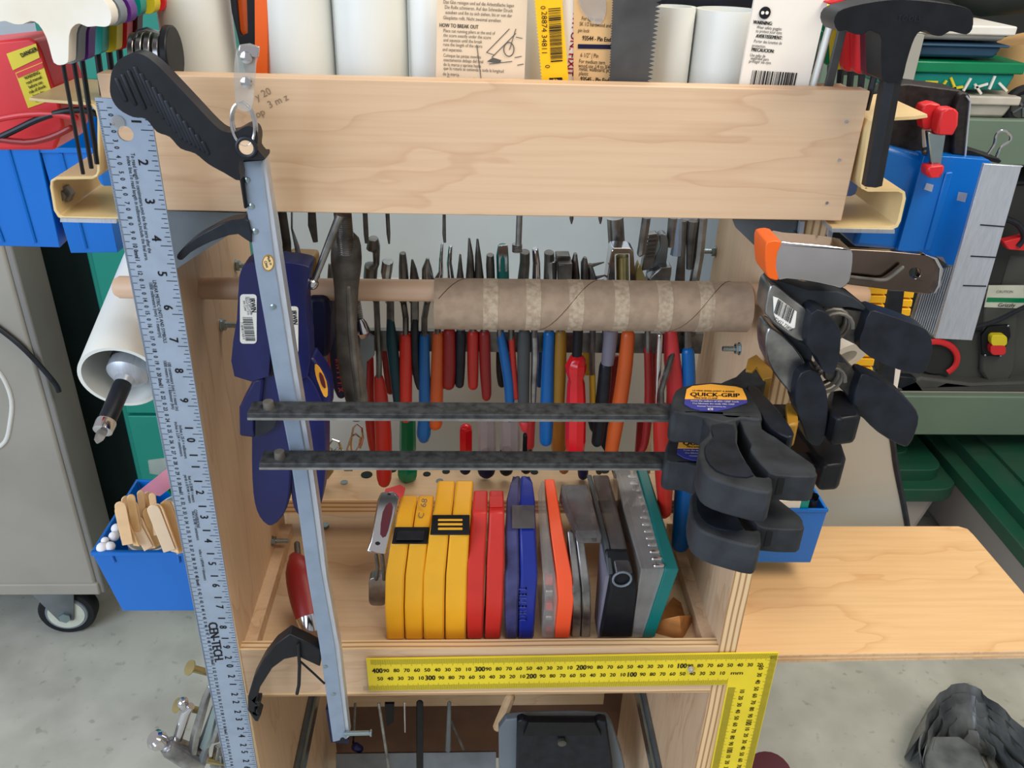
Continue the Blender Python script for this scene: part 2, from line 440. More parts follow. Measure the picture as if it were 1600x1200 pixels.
# shelf
sf = part('shelf_floor', MB().box((-XI, .012, .688), (XI, D + .03, .700)), 'birch_shelf', cart)
lip = part('shelf_lip', MB().box((-XI, .0006, .658), (XI, .012, .7215)), 'birch_front', cart)
part('ply_edge', MB().box((-XI, .0004, .7215), (XI, .012, .722)), 'ply_edge_y', lip)
part('ply_edge', MB().box((-XI, 0, .658), (XI, .0006, .6625)), 'ply_edge_z', lip)
for s in (-1, 1):
    part('cleat', MB().box(*[tuple(v) for v in ((min(s * XI, s * (XI - .012)), .012, .700), (max(s * XI, s * (XI - .012)), .2, .716))]), 'birch_side', cart)
# screwdriver rack behind the shelf
rk = MB(); hl = []
for a, b, r in ((654, 742, 3), (666, 740, 3), (753, 737, 3), (573, 740, 0)):
    pass
rack = part('rack_board', MB().box((-XI, .168, .757), (XI, .245, .775)), 'birch_shelf', cart)
part('ply_edge', MB().box((-XI, .1672, .757), (XI, .168, .775)), 'ply_edge_z', rack)
for a, b, rx in ((573, 742, 9), (667, 741, 6), (697, 737, 6), (613, 734, 7), (944, 735, 8), (835, 738, 6)):
    P = atz(a, b, .7752); hm = MB().tube([P, P + Vector((0, 0, .0006))], rx * mpp(P) * 1.0, 16, ref=(1, 0, 0)); part('bore_hole', hm, 'dark_green', rack)
for a, b in ((538, 754), (687, 752)):
    P = atz(a, b, .775); s_ = part('wood_screw', MB().tube([P, P + Vector((0, 0, .001))], .0042, 14, ref=(1, 0, 0)), 'zinc', rack)
# steel rail that holds the pliers
part('plier_rail', MB().box((-.21, .148, .970), (.215, .154, .992)), 'dark_steel', cart)
part('plier_rail', MB().box((-.21, .186, .955), (.215, .191, .975)), 'dark_steel', cart)
# rail under the shelf and the inner back
zr_ = aty(700, 1103, .335).z; part('lower_rail', MB().box((-XI, .335, zr_), (.20, .35, zr_ + .03)), 'birch_shelf', cart)
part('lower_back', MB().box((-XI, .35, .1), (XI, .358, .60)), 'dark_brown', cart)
# drawer slides
for s, pxs in ((-1, [(487, 1090), (460, 1200), (445, 1200), (468, 1090)]), (1, [(992, 1083), (1010, 1083), (1040, 1200), (1022, 1200)])):
    ym = [.02, .2]; x = s * (XI - .0)
    sl = part('drawer_slide', MB().box((min(x, x - s * .005), .02, .366), (max(x, x - s * .005), .35, .402)), 'galvanised', cart, bev=.001)
    part('slide_rail', MB().box((min(x - s * .005, x - s * .010), .0, .374), (max(x - s * .005, x - s * .010), .34, .394)), 'zinc', sl)
# steel corner plates under the front board
for s, px in ((-1, [(255, 329), (384, 333), (384, 350), (268, 425), (262, 400)]), (1, [(1145, 343), (1258, 345), (1240, 400), (1225, 428), (1150, 356)])):
    m_ = MB(); plate(m_, px, .002 if s > 0 else -.002, .003)
    part('corner_bracket', m_, 'galvanised', cart)
m_ = MB().box((XO, -.002, 1.10), (XO + .003, .12, 1.16)); part('corner_bracket', m_, 'galvanised', cart)
# bolts through the sides
def bolt(par, P, d, L, r=.0022, hr=.0048, mat='zinc', name='bolt'):
    P, d = Vector(P), Vector(d).normalized(); m = MB()
    m.tube([P, P + d * .001, P + d * L], [r, r, r], 10)
    k = 0
    while k < L / .0016: m.tube([P + d * (.0016 * k + .0004), P + d * (.0016 * k + .0009)], r * 1.22, 8); k += 1
    m.tube([P + d * .001, P + d * .0045], hr, 6); m.tube([P + d * 0, P + d * .001], hr * 1.25, 14)
    return part(name, m, mat, par)
for a, b in ((1150, 545), (1112, 393)):
    bolt(cart, atx(a + 6, b, XI), (-1, 0, 0), .016)
for a, b in ((345, 508), (368, 415), (410, 984), (425, 845), (452, 852)):
    bolt(cart, atx(a, b, -XI), (1, 0, 0), .018)
bolt(cart, atx(278, 358, -XI) + Vector((0, 0, 0)), (1, 0, 0), .02)
P = atz(508, 824, .70); part('bolt', MB().tube([P, P + Vector((0, 0, .004))], .005, 6, ref=(1, 0, 0)), 'zinc', cart)
# dowel and core
dw = obj('dowel', MB().tube([(-.302, .056, 1.073), (-.298, .056, 1.073), (.318, .056, 1.0735), (.322, .056, 1.0735)], [.0068, .0092, .0092, .0068], 24), 'dowel_wood')
tag(dw, 'long beech dowel running through both sides of the cart under the front board', 'dowel')
A = aty(678, 483, .040); B = aty(1184, 481, .040)
zc = 1.0615; R = .0213
core = thing('cardboard_tube', 'brown cardboard core with rough pale bands hanging on the dowel', 'cardboard tube', (0, .056, zc))
c = MB().pipe((A.x, .056, zc), (B.x - .004, .056, zc), R, R - .0015, 48); o = part('tube_wall', c, 'cardboard_core', core)
for px in (767, 835, 903, 975, 1044, 1110):
    x = aty(px, 480, .03).x; L = .0085
    part('glue_band', MB().pipe((x - L / 1.4 , .056, zc), (x + L / 1.4, .056, zc), R + .0002, R - .0001, 48), 'glue_band', core)

hx = []
for k in range(150):
    th = k * .22; x = A.x + .004 + .110 * th / (2 * math.pi)
    if x > B.x - .008: break
    hx.append(Vector((x, .056 - math.cos(th + .6) * (R + .0001), zc - math.sin(th + .6) * -(R + .0001))))
part('spiral_seam', MB().tube(hx, .00035, 5), 'dark_brown', core)
for px in ([(1251, 346), (1258, 346), (1252, 388), (1245, 388)], [(1297, 347), (1304, 350), (1297, 388), (1291, 388)]):
    part('bracket_lip', plate(MB(), px, -.004, .004), 'raw_aluminium', cart)
bolt(cart, aty(1240, 373, .0), (-1, 0, 0), .014)
# ================================================================== row of tubes and cards standing behind the front board
def pvc(px0, px1, py, y, top, label, rb=None):
    a = aty(px0, py, y); b = aty(px1, py, y); r = (b.x - a.x) / 2; x = (a.x + b.x) / 2
    t = obj('pipe', MB().pipe((x, y, 1.172), (x, y, top), r, r - .0028, 40), 'pvc')
    return tag(t, label, 'pipe', 'white plastic pipes behind the front board')
pvc(254, 366, 60, .055, 1.40, 'leftmost white plastic pipe, beside the black key reel')
pvc(409, 522, 60, .055, 1.40, 'white plastic pipe just right of the orange saw')
pvc(524, 638, 60, .055, 1.40, 'middle one of the three white pipes between orange saw and instruction card')
pvc(640, 700, 60, .050, 1.40, 'white plastic pipe half hidden by the instruction card')
pvc(815, 862, 60, .050, 1.40, 'thin strip of white pipe between instruction card and yellow blade sleeve')
pvc(1018, 1080, 70, .05, 1.294, 'short white pipe with open top, right beside the dark saw blade')
pvc(1082, 1178, 70, .05, 1.293, 'wider short white pipe with open top, left of the barcoded card')
# orange saw / spatula with black frame
t = thing('folding_saw', 'orange handled tool with black slotted frame standing between two white pipes', 'saw', tuple(aty(385, 115, .035)))
m = MB(); plate(m, [(352, -60), (414, -60), (413, 120), (384, 120), (372, 60), (362, 20)], .036, .004, holes=[[(368, -20), (385, -20), (387, 52), (378, 56), (374, 48)]]); obj('frame', m, 'black_plastic', t, bev=.001)
m = MB(); plate(m, [(364, -60), (386, -60), (390, 56), (376, 58), (372, 48)], .041, .002); obj('blade_guard', m, 'orange_plastic', t)
m = MB(); plate(m, [(397, -60), (418, -60), (418, 120), (398, 120)], .034, .008); obj('handle', m, 'orange_plastic', t, bev=.002)
# instruction card
def frame_on(P0, n_y=0):  # axes of an upright card
    return Vector((1, 0, 0)), Vector((0, 0, 1))
def card(name, label, cat, px, y, mat, th=.0012, lines=(), print_mat='grey_print', bc=None):
    t = thing(name, label, cat, tuple(aty(px[-1][0], px[-1][1], y)))
    m = MB(); plate(m, px, y, th); o = obj('sheet', m, mat, t)
    if lines:
        m = MB()
        for s_, x, yy, sz, ang, wd, bo in lines:
            P = aty(x, yy, y - .0004); c_, s2 = math.cos(math.radians(ang)), math.sin(math.radians(ang))
            k = mpp(P) * sz * 1.15
            text(m, s_, P, (c_, 0, s2), (-s2, 0, c_), k, wd, bo)
        obj('lettering', m, print_mat, t)
    if bc:
        m = MB()
        for (x, yy, w_, h_, ang, seed) in bc:
            P = aty(x, yy, y - .0005); c_, s2 = math.cos(math.radians(ang)), math.sin(math.radians(ang))
            bars(m, P, (c_, 0, s2), (-s2, 0, c_), mpp(P) * w_, mpp(P) * h_, seed)
        obj('barcode', m, 'black_print', t)
    return t
L = []
for i, (s_, b_) in enumerate((('Das Glas reinigen und auf die Arbeitsflache legen', 0), ('Die Rolle schmieren. Auf den Schneider Druck', 0), ('ausuben und ihn zu sich ziehen, bis er von der', 0), ('Glasplatte rollt. Nicht zweimal anreiben.', 0))):
    L.append((s_, 748 if i < 3 else 738, 6 + i * 8, 6.4, -1.5, .76, 0))
L.append(('HOW TO BREAK OUT', 717, 41, 7, -1.5, .76, .02))
for i, s_ in enumerate(('Place cut running pliers at the end of', 'the score exactly under the score', 'and squeeze until the break', 'runs the length of the score', 'and separates.')):
    L.append((s_, (733, 730, 723, 723, 707)[i], 50 + i * 7, 6.2, -1.5, .76, 0))
for i, s_ in enumerate(('Coloque las pinzas moviles', 'exactamente debajo del final', 'de la marca y apriete hasta', 'que la rotura se extienda a toda la longitud', 'de la marca.')):
    L.append((s_, (722, 724, 722, 740, 705)[i], 88 + i * 7, 6.2, -1.5, .76, 0))
L.append(('Placer des pinces glissantes directement en dessous', 755, 125, 6.2, -1.5, .76, 0))
t = card('instruction_card', 'buff card printed with multilingual glass cutting instructions and a small drawing', 'card', [(684, -50), (826, -50), (819, 132), (681, 130)], .012, 'tan_card', lines=L)
m = MB()
for a in (((760, 82), (796, 45)), ((768, 90), (806, 52)), ((760, 82), (772, 86)), ((806, 45), (796, 78)), ((806, 58), (816, 60)), ((804, 90), (815, 88)), ((808, 102), (818, 100)), ((764, 100), (800, 96)), ((745, 70), (752, 128))):
    P, Q = aty(*a[0], .0114), aty(*a[1], .0114); d = (Q - P).normalized().cross(Vector((0, 1, 0))) * .00025; m.quad(P - d, Q - d, Q + d, P + d)
plate(m, [(761, 96), (770, 90), (783, 94), (782, 98), (770, 98)], .0114, .0002)
m.tube([aty(795 + 8 * math.cos(a_ / 3), 77 + 11 * math.sin(a_ / 3), .0114) for a_ in range(19)], .0003, 4, closed=True)
obj('drawing', m, 'grey_print', t)
# yellow blade sleeve with barcode
t = thing('blade_sleeve', 'yellow serrated blade with a printed barcode standing behind the front board', 'saw blade', tuple(aty(860, 130, .01)))
px = [(831, -40), (876, -40), (881, 40), (889, 132), (846, 132)]
n = 34; edge = []
for i in range(n * 2):
    f_ = 1 - i / (n * 2); a = 831 + 15 * f_; edge.append((a + (2.4 if i % 2 else 0), -40 + 172 * f_))
m = MB(); plate(m, px[1:4] + [(846, 132)] + edge[1:], .008, .0012); obj('blade', m, 'saw_yellow', t)
m = MB(); P = aty(868, 55, .0074); bars(m, P, (.1, 0, -1) , (1, 0, .1), mpp(P) * 78, mpp(P) * 19, 5, 34); 
obj('barcode', m, 'black_print', t)
m = MB(); P = aty(850, 52, .0074); text(m, '28874 34811', P, (.05, 0, -1), (1, 0, .05), mpp(P) * 12, 1.0); text(m, '0', aty(848, 12, .0074), (.05, 0, -1), (1, 0, .05), mpp(P) * 11); text(m, '0', aty(855, 104, .0074), (.05, 0, -1), (1, 0, .05), mpp(P) * 11)
plate(m, [(858, 122), (878, 121), (880, 131), (859, 131)], .0074, .0002); obj('lettering', m, 'black_print', t)
m = MB(); text(m, 'D', aty(868, 127, .0070), (1, 0, -.05), (.05, 0, 1), mpp(P) * 10, 1, .05); obj('emblem', m, 'saw_yellow', t)
# clear sleeve with pink writing, kraft card
card('plastic_sleeve', 'pale plastic sleeve with upright pink letters between yellow blade and kraft card', 'sleeve', [(877, -40), (906, -40), (900, 132), (886, 132)], .0125, 'card_white', lines=[('FIT. ON. FIXIT', 895, 70, 13, -93, 1.0, .03)], print_mat='red_print')
t = card('kraft_card', 'kraft brown card listing pin end blades, partly behind the dark saw blade', 'card', [(897, -40), (965, -40), (962, 134), (896, 132)], .011, 'kraft_card', lines=[('For light stock', 925, 30, 7, -2, .7, 0), ('SK 1/2 hardwood and', 930, 39, 7, -2, .7, 0), ('pin lock', 912, 48, 7, -2, .7, 0), ('93544 - Pin End', 932, 61, 8.5, -2, .72, .02), ('6 1/2" | Pin', 921, 87, 8, -2, .7, 0), ('For medium tern', 925, 97, 7.4, -2, .7, 0), ('wood use 1/4 to 3/4', 928, 104, 7.4, -2, .7, 0), ('metal, wallboard, pl', 928, 109, 7.4, -2, .7, 0), ('plastic', 912, 115, 7.4, -2, .7, 0), ('93545 - Pin End', 929, 125, 8.5, -2, .72, .02)], print_mat='black_print')
m = MB(); plate(m, [(903, 69), (958, 70), (958, 77), (903, 76)], .0105, .0002); obj('blade_picture', m, 'navy_dark', t)
m = MB(); plate(m, [(905, -10), (942, -8), (947, 18), (938, 38), (922, 32), (908, 14)], .0098, .0006, sm=2); obj('plastic_bag', m, 'clear_plastic', t)
# dark saw blade, both edges toothed
t = thing('saw_blade', 'wide dark steel saw blade with coarse pale teeth, standing behind the front board', 'saw blade', tuple(aty(990, 130, .008)))
n = 24; rt_ = []; lf = []
for i in range(n + 1):
    f_ = i / n; y_ = -30 + 163 * f_; x_ = 1037 - 19 * f_
    rt_ += [(x_ - 8, y_), (x_, y_ + 3.4)]
for i in range(40, -1, -1):
    f_ = i / 40; y_ = -30 + 162 * f_; x_ = 958 - 7 * f_; lf += [(x_ + 2.2, y_), (x_, y_ - 2)]
m = MB(); plate(m, rt_ + lf, .0055, .0012); obj('blade', m, 'saw_steel', t, smooth=0)
# white barcoded card
L = [('WARNING:', 1192, 36, 6.6, -3, .8, .05), ('Wear safety goggles', 1202, 44, 5.8, -3, .74, 0), ('to protect your eyes.', 1202, 50, 5.8, -3, .74, 0), ('AVERTISSEMENT:', 1202, 58, 6.6, -3, .74, .05), ('Porter des lunettes de', 1200, 66, 5.8, -3, .74, 0), ('protection.', 1186, 72, 5.8, -3, .74, 0), ('PRECAUCION:', 1192, 79, 6.6, -3, .74, .05), ('Use gafas de', 1184, 87, 5.8, -3, .74, 0), ('seguridad para', 1187, 92, 5.8, -3, .74, 0), ('proteger sus ojos.', 1188, 97, 5.8, -3, .74, 0)]
t = card('barcode_card', 'off-white card with safety warnings and a black barcode, at the board\'s right end', 'card', [(1184, -30), (1298, -30), (1292, 8), (1276, 78), (1262, 139), (1155, 137)], .008, 'card_white', th=.003, lines=L, print_mat='black_print', bc=[(1210, 125, 74, 25, -2, 3)])
m = MB(); C0 = aty(1195, 20, .0074); m.tube([C0, C0 + Vector((0, -.0003, 0))], mpp(C0) * 9, 20); obj('goggles_symbol', m, 'black_print', t)
m = MB(); 
for dx in (-3.4, 3.4): Q = aty(1195 + dx, 20, .007); m.tube([Q, Q + Vector((0, -.0003, 0))], mpp(Q) * 2.6, 12)
obj('goggles_lens', m, 'card_white', t)
tag(obj('glue_stick', ptube(MB(), [(1304, 14, 6), (1268, 141, 6)], .012, round=False), 'pvc'), 'thin translucent white stick leaning beside the barcoded card', 'glue stick')
P = [aty(1334, -30, .0), aty(1293, 141, .004)]
m = MB(); m.obox((P[0] + P[1]) / 2, (.0028, 0, 0), (0, .0016, 0), (P[0] - P[1]) / 2); tag(obj('steel_strip', m, 'saw_steel', bev=.0004), 'dark grey flat steel strip leaning in front of the big black hex key handle', 'strip')
# dark clutter above the short pipes
tag(obj('tool_pouch', MB().box((.12, .09, 1.172), (.235, .10, 1.33)), 'black_rubber', bev=.003), 'dark fabric seen above the two short white pipes', 'pouch')

# ================================================================== big ruler
t = thing('steel_ruler', 'long anodised ruler hanging down the left front edge of the cart', 'ruler', tuple(aty(375, 1150, -.03)))
A0 = Vector((-.2158, -.0592, 1.251)); RD = Vector((-.0288, .0489, -1)).normalized()     # from the inch fit
# side direction across the ruler, lying across the view
RS = Vector((1, 0, 0)); RS = (RS - RD * RS.dot(RD)).normalized(); RN = RS.cross(RD).normalized()
if RN.y > 0: RN = -RN
def rp(s, c, lift=0.0): return A0 + RD * (s * .0254) + RS * c + RN * lift
# A0 sits near the inch labels; outline follows
def edge_c(px, py, s0):
    P = atn(px, py, A0, RN); d = P - A0; return d.dot(RD) / .0254, d.dot(RS)
sT, cL = edge_c(153, 153, 0); _, cR = edge_c(237, 213, 0); _, cL2 = edge_c(309, 1000, 0)
cL = (cL + cL2) / 2; W_ = .0318; cR = cL + W_
hs, hc = edge_c(196, 209, 0)
hole = [rp(hs + .19 * math.cos(a * math.pi / 8), hc + .0048 * math.sin(a * math.pi / 8)) for a in range(16)]
m = MB().poly([rp(sT, cL), rp(sT, cR), rp(30, cR), rp(30, cL)], -RN * .0016, [hole]); obj('blade', m, 'aluminium', t)
tk = MB()
for i in range(int(30 * 16)):
    s = i / 16
    if s < sT + .1: continue
    L_ = .0075 if i % 16 == 0 else .0052 if i % 8 == 0 else .004 if i % 4 == 0 else .0028 if i % 2 == 0 else 0
    if not L_: continue
    h = .010 if i % 4 == 0 else .007
    tk.quad(rp(s - h, cR - .0004, .0002), rp(s - h, cR - L_, .0002), rp(s + h, cR - L_, .0002), rp(s + h, cR - .0004, .0002))
for i in range(762):
    s = i / 25.4 + .18
    if s < sT + .05: continue
    L_ = .0062 if i % 10 == 0 else .0046 if i % 5 == 0 else .0016
    tk.quad(rp(s - .007, cL + .0003, .0002), rp(s - .007, cL + L_, .0002), rp(s + .007, cL + L_, .0002), rp(s + .007, cL + .0003, .0002))
obj('tick_marks', tk, 'black_print', t, smooth=0)
tx = MB()
for i in range(1, 30):
    k = str(i)
    if len(k) == 1: text(tx, k, rp(i - .2, cR - .0098, .0003), RD, RS, .0086, .95, .03)
    else:
        text(tx, k[0], rp(i - .22, cR - .0098, .0003), RD, RS, .0090, .9, .03); text(tx, k[1], rp(i + .22, cR - .0098, .0003), RD, RS, .0090, .9, .03)
for i in range(1, 76):
    s = i * 10 / 25.4 + .18
    if i % 10 == 0: text(tx, str(i * 10)[:2], rp(s - .1, cL + .0075, .0003), RD, RS, .0042, .8, .02); text(tx, '0mm', rp(s + .13, cL + .0075, .0003), RD, RS, .004, .7, .02)
    else: text(tx, str(i * 10)[:-1], rp(s - .07 - (.04 if i > 9 else 0), cL + .0075, .0003), RD, RS, .0042, .8, .02); text(tx, '0', rp(s + .1, cL + .0075, .0003), RD, RS, .0042, .8, .02)
for s_, s0, c_, L_ in (('To read length in centimeters,omit the final zero after the', 2.9, .0165, .0), ('index line.To read length in millimeters,include the final zero.', 3.05, .0135, 0), ('LINEAR METRIC UNITS AND SYMBOLS', 5.95, .0160, 0), ('1000 millimeters (mm) = 1 meter(m)', 5.9, .0133, 0), ('100 centimeters (cm) = 1 meter (m)', 8.35, .0160, 0), ('1000 meters (m) = 1 kilometer (km)', 8.3, .0133, 0), ('inches x 25.4 = millimeters', 10.3, .0162, 0), ('inches x 2.54 = centimeters', 10.2, .0133, 0), ('feet x 0.3048 = meters', 12.1, .0162, 0), ('yards x 0.9144 = meters', 12.1, .0133, 0), ('CONVERSIONS', 13.3, .0162, 0), ('feet x 30.48 = centimeters', 13.6, .0142, 0), ('miles x 1.609344 = kilometers', 15.3, .0142, 0)):
    text(tx, s_, rp(s0, cL + c_, .0003), RD, RS, .0034, .84, .01)
text(tx, 'CEN-TECH.', rp(19.0, cL + .0132, .0003), RD, RS + RD * -.18, .0118, .86, .045)
obj('numerals', tx, 'black_print', t, smooth=0)
m = MB(); C_ = rp(hs - .28, hc - .003, .0004); m.tube([C_, C_ + RN * .0006], .0042, 18); obj('round_sticker', m, 'clear_plastic', t)
# ================================================================== yellow L square lying on the shelf lip
t = thing('l_square', 'yellow metric L-shaped square hung along the shelf lip with its blade down the right side', 'square', tuple(aty(1150, 1190, -.004)))
yq = -.0035
TLq, TRq = aty(572, 1030, yq), aty(1217, 1020, yq)
SX = (TRq - TLq).normalized(); SZ = Vector((-SX.z, 0, SX.x)); W0 = TRq
mmq = (TRq - TLq).length / 405.0
def sq(u, v, l=0.0): return W0 - SX * (u * mmq) - SZ * (v * mmq) + Vector((0, -l, 0))      # u mm leftwards, v mm downwards
AW = 44
m = MB().poly([sq(0, 0), sq(405, 0), sq(405, AW), sq(AW + 1, AW), sq(AW + 1, 240), sq(0, 240)], (0, .0016, 0)); obj('blade', m, 'yellow_paint', t, bev=.0002)
tk = MB()
for i in range(0, 400):
    L_ = 10 if i % 10 == 0 else 8.5 if i % 5 == 0 else 7.4
    u = i + 1.5; tk.quad(sq(u - .12, .6, .0003), sq(u + .12, .6, .0003), sq(u + .12, L_, .0003), sq(u - .12, L_, .0003))
    if i < 365: u = i + AW + 2; L2 = AW - L_; tk.quad(sq(u - .12, AW - .6, .0003), sq(u + .12, AW - .6, .0003), sq(u + .12, L2, .0003), sq(u - .12, L2, .0003))
for i in range(4, 238):
    L_ = 10 if i % 10 == 0 else 8.5 if i % 5 == 0 else 7.4
    tk.quad(sq(.6, i - .16, .0003), sq(L_, i - .16, .0003), sq(L_, i + .16, .0003), sq(.6, i + .16, .0003))
    if i < 190: v = i + AW; tk.quad(sq(AW, v - .16, .0003), sq(AW - L_, v - .16, .0003), sq(AW - L_, v + .16, .0003), sq(AW, v + .16, .0003))
obj('tick_marks', tk, 'black_print', t, smooth=0)
tx = MB()
def num(v): return str(v) if v % 100 == 0 else str(v % 100)
for v in range(10, 401, 10):
    b_ = v % 100 == 0
    if v >= 20: text(tx, num(v), sq(v - (5 if b_ else 3.5), 16, .0004), SX, SZ, mmq * (9.5 if b_ else 6.8), .72 if b_ else .88, .03 if b_ else .02)
    if v <= 350: text(tx, num(v), sq(v + AW - (0 if b_ else 1), 27, .0004), SX, SZ, mmq * (9.5 if b_ else 6.8), .72 if b_ else .88, .03 if b_ else .02)
for v in range(20, 231, 10):
    b_ = v % 100 == 0
    text(tx, num(v), sq(15, v, .0004), -SZ, SX, mmq * (9 if b_ else 6.8), .72 if b_ else .88, .02)
    if v <= 200: text(tx, num(v - 10), sq(AW - 15, v - 11 + AW, .0004), -SZ, SX, mmq * (9 if v == 110 else 6.8), .72 if v == 110 else .88, .02)
text(tx, 'mm', sq(38, 27, .0004), SX, SZ, mmq * 7, 1.2, .02)
obj('numerals', tx, 'black_print', t, smooth=0)
m = MB(); P = aty(1079, 1044, -.0045); m.tube([P, P + Vector((0, -.002, 0)), P + Vector((0, -.004, .002))], [.0028, .0032, .001], 8); obj('tape_scrap', m, 'sheet_plastic', t)
# ================================================================== reaching tool with black handle and pale channel
t = thing('reach_grabber', 'reaching tool with ribbed black grip and long pale grey channel in front of the cart', 'grabber', tuple(aty(545, 1155, -.04)))
yg = -.046
m = MB(); plate(m, [(374, 250), (409, 249), (431, 420), (456, 580), (476, 700), (490, 800), (503, 900), (523, 1010), (541, 1155), (520, 1160), (499, 1010), (480, 900), (466, 800), (451, 700), (427, 580), (399, 420)], yg, .013); obj('channel', m, 'channel_grey', t, bev=.0008)
m = MB(); plate(m, [(409, 249), (414, 249), (440, 420), (464, 580), (484, 700), (498, 800), (510, 900), (530, 1010), (546, 1150), (541, 1155), (523, 1010), (503, 900), (490, 800), (476, 700), (456, 580), (431, 420)], yg + .001, .011); obj('channel_flange', m, 'raw_aluminium', t)
for a, b in ((386, 281), (393, 322), (399, 361), (427, 479), (508, 1041), (521, 1084)):
    P = aty(a, b, yg); rv = obj('rivet', MB().tube([P + Vector((0, .001, 0)), P - Vector((0, .0006, 0)), P - Vector((0, .001, 0))], [.0020, .0020, .0012], 12), 'zinc', t)
m = MB(); plate(m, circ(419, 411, 9.5, 20, 13), yg - .0004, .0003); s_ = obj('oval_sticker', m, 'grip_ochre', t); 
m = MB(); plate(m, circ(419, 411, 7.8, 20, 11), yg - .0006, .0003); obj('sticker_face', m, 'cream_enamel', s_)
m = MB(); P = aty(421, 407, yg - .0009); text(m, 'Made in', P, (.25, 0, -1), (1, 0, .25), mpp(P) * 6, .8, .02); text(m, 'China', aty(416, 413, yg - .0009), (.25, 0, -1), (1, 0, .25), mpp(P) * 6, .8, .02); obj('lettering', m, 'black_print', s_)
hp = [(172, 128), (176, 108), (188, 92), (208, 83), (226, 87), (245, 101), (262, 118), (300, 158), (335, 195), (352, 206), (368, 206), (385, 197), (398, 201), (403, 215), (402, 232), (411, 244), (411, 250), (374, 252), (375, 282), (350, 270), (325, 256), (305, 240), (282, 232), (265, 214), (245, 206), (228, 186), (208, 183), (185, 170), (173, 150)]
m = MB(); plate(m, hp, yg - .029, .013, sm=3); g_ = obj('grip', m, 'black_plastic', t, bev=.005, seg=3)
for i in range(15):
    f_ = i / 14; x0 = 190 + f_ * 135; y0 = (122 - i * 6) if i < 3 else 104 + (i - 3) * 10.6
    ln = min(58, 34 + i * 12) if i < 8 else 58 - (i - 8) * 6.5
    m = MB(); a = aty(x0 - 8, y0 + 2, yg - .0292); b = aty(x0 - 8 + ln * .42, y0 + ln, yg - .0292); m.tube([a, b], .0012, 8, flat=.7, round=True); obj('grip_rib', m, 'black_rubber', g_)
P = aty(385, 230, yg - .0292); m = MB(); m.tube([P + Vector((math.cos(k * math.pi / 8) * .0055, 0, math.sin(k * math.pi / 8) * .0055)) for k in range(16)], .0014, 8, closed=True); obj('hanging_eye', m, 'black_rubber', g_)
m = MB(); m.tube([P - Vector((0, .0002, 0)), P - Vector((0, .0007, 0))], .0044, 18); obj('eye_opening', m, 'birch_front', g_)
m = MB(); plate(m, [(372, 246), (413, 243), (413, 251), (376, 254), (386, 326), (381, 327), (371, 262)], yg - .0035, .018); obj('ferrule', m, 'black_plastic', t, bev=.001)
m = MB(); plate(m, [(388, 345), (372, 343), (352, 347), (330, 358), (305, 372), (286, 388), (277, 398), (277, 405), (285, 406), (297, 395), (320, 382), (345, 372), (372, 366), (393, 380)], yg - .002, .012, sm=2); obj('trigger', m, 'black_rubber', t, bev=.002)
m = MB(); plate(m, [(452, 991), (430, 1007), (412, 1030), (396, 1060), (387, 1090), (387, 1110), (398, 1127), (403, 1128), (408, 1117), (400, 1110), (399, 1113), (397, 1105), (406, 1104), (406, 1098), (400, 1098), (406, 1075), (425, 1045), (445, 1030), (465, 1026), (500, 1042), (502, 1016), (484, 1006)], yg + .002, .012); j = obj('jaw', m, 'black_plastic', t, bev=.001)
m = MB(); m.tube([aty(466, 1006, yg), aty(468, 1040, yg), aty(467, 1070, yg), aty(464, 1084, yg)], .0016, 8); m.tube([aty(470, 1034, yg), aty(490, 1052, yg), aty(507, 1068, yg)], .0010, 8); obj('jaw_cord', m, 'black_plastic', t)
a = aty(538, 1146, yg - .001); m = MB().tube([a, aty(577, 1145, yg - .001), aty(579, 1145, yg - .001), aty(581, 1145, yg - .001)], [.0024, .0024, .0036, .0036], 12); obj('jaw_pin', m, 'zinc', t)
m = MB(); plate(m, [(509, 1108), (517, 1160), (545, 1162), (545, 1155), (520, 1154), (514, 1110)], yg + .003, .014); obj('end_cap', m, 'navy_dark', t)
m = MB(); plate(m, circ(535, 1157, 4, 10), yg - .0006, .001); obj('notch', m, 'black_print', t)
# badge clip with split ring
t = thing('badge_clip', 'clear plastic strap clip with snap and split ring hooked through the grabber handle', 'key ring', tuple(aty(384, 232, -.06)))
yb = -.078
m = MB(); plate(m, [(374, 70), (404, 73), (400, 100), (397, 140), (392, 172), (372, 170), (366, 140), (366, 100)], yb, .0012, sm=2); obj('plastic_strap', m, 'clear_plastic', t)
m = MB(); plate(m, [(374, 70), (405, 73), (403, 90), (371, 86)], yb - .001, .0022); obj('metal_jaw', m, 'chrome', t, bev=.0004)
for b in (90, 129): 
    P = aty(385, b, yb - .001); obj('snap', MB().tube([P, P - Vector((0, .0012, 0)), P - Vector((0, .0018, 0))], [.0034, .0031, .0014], 18), 'chrome', t)
P = aty(381, 194, yb + .004); m = MB()
for dx in (-.0011, .0011): m.tube([P + Vector((math.cos(k * math.pi / 14) * .0068 + dx * .3, dx, math.sin(k * math.pi / 14) * .0125)) for k in range(28)], .0009, 6, closed=True)
obj('split_ring', m, 'chrome', t)
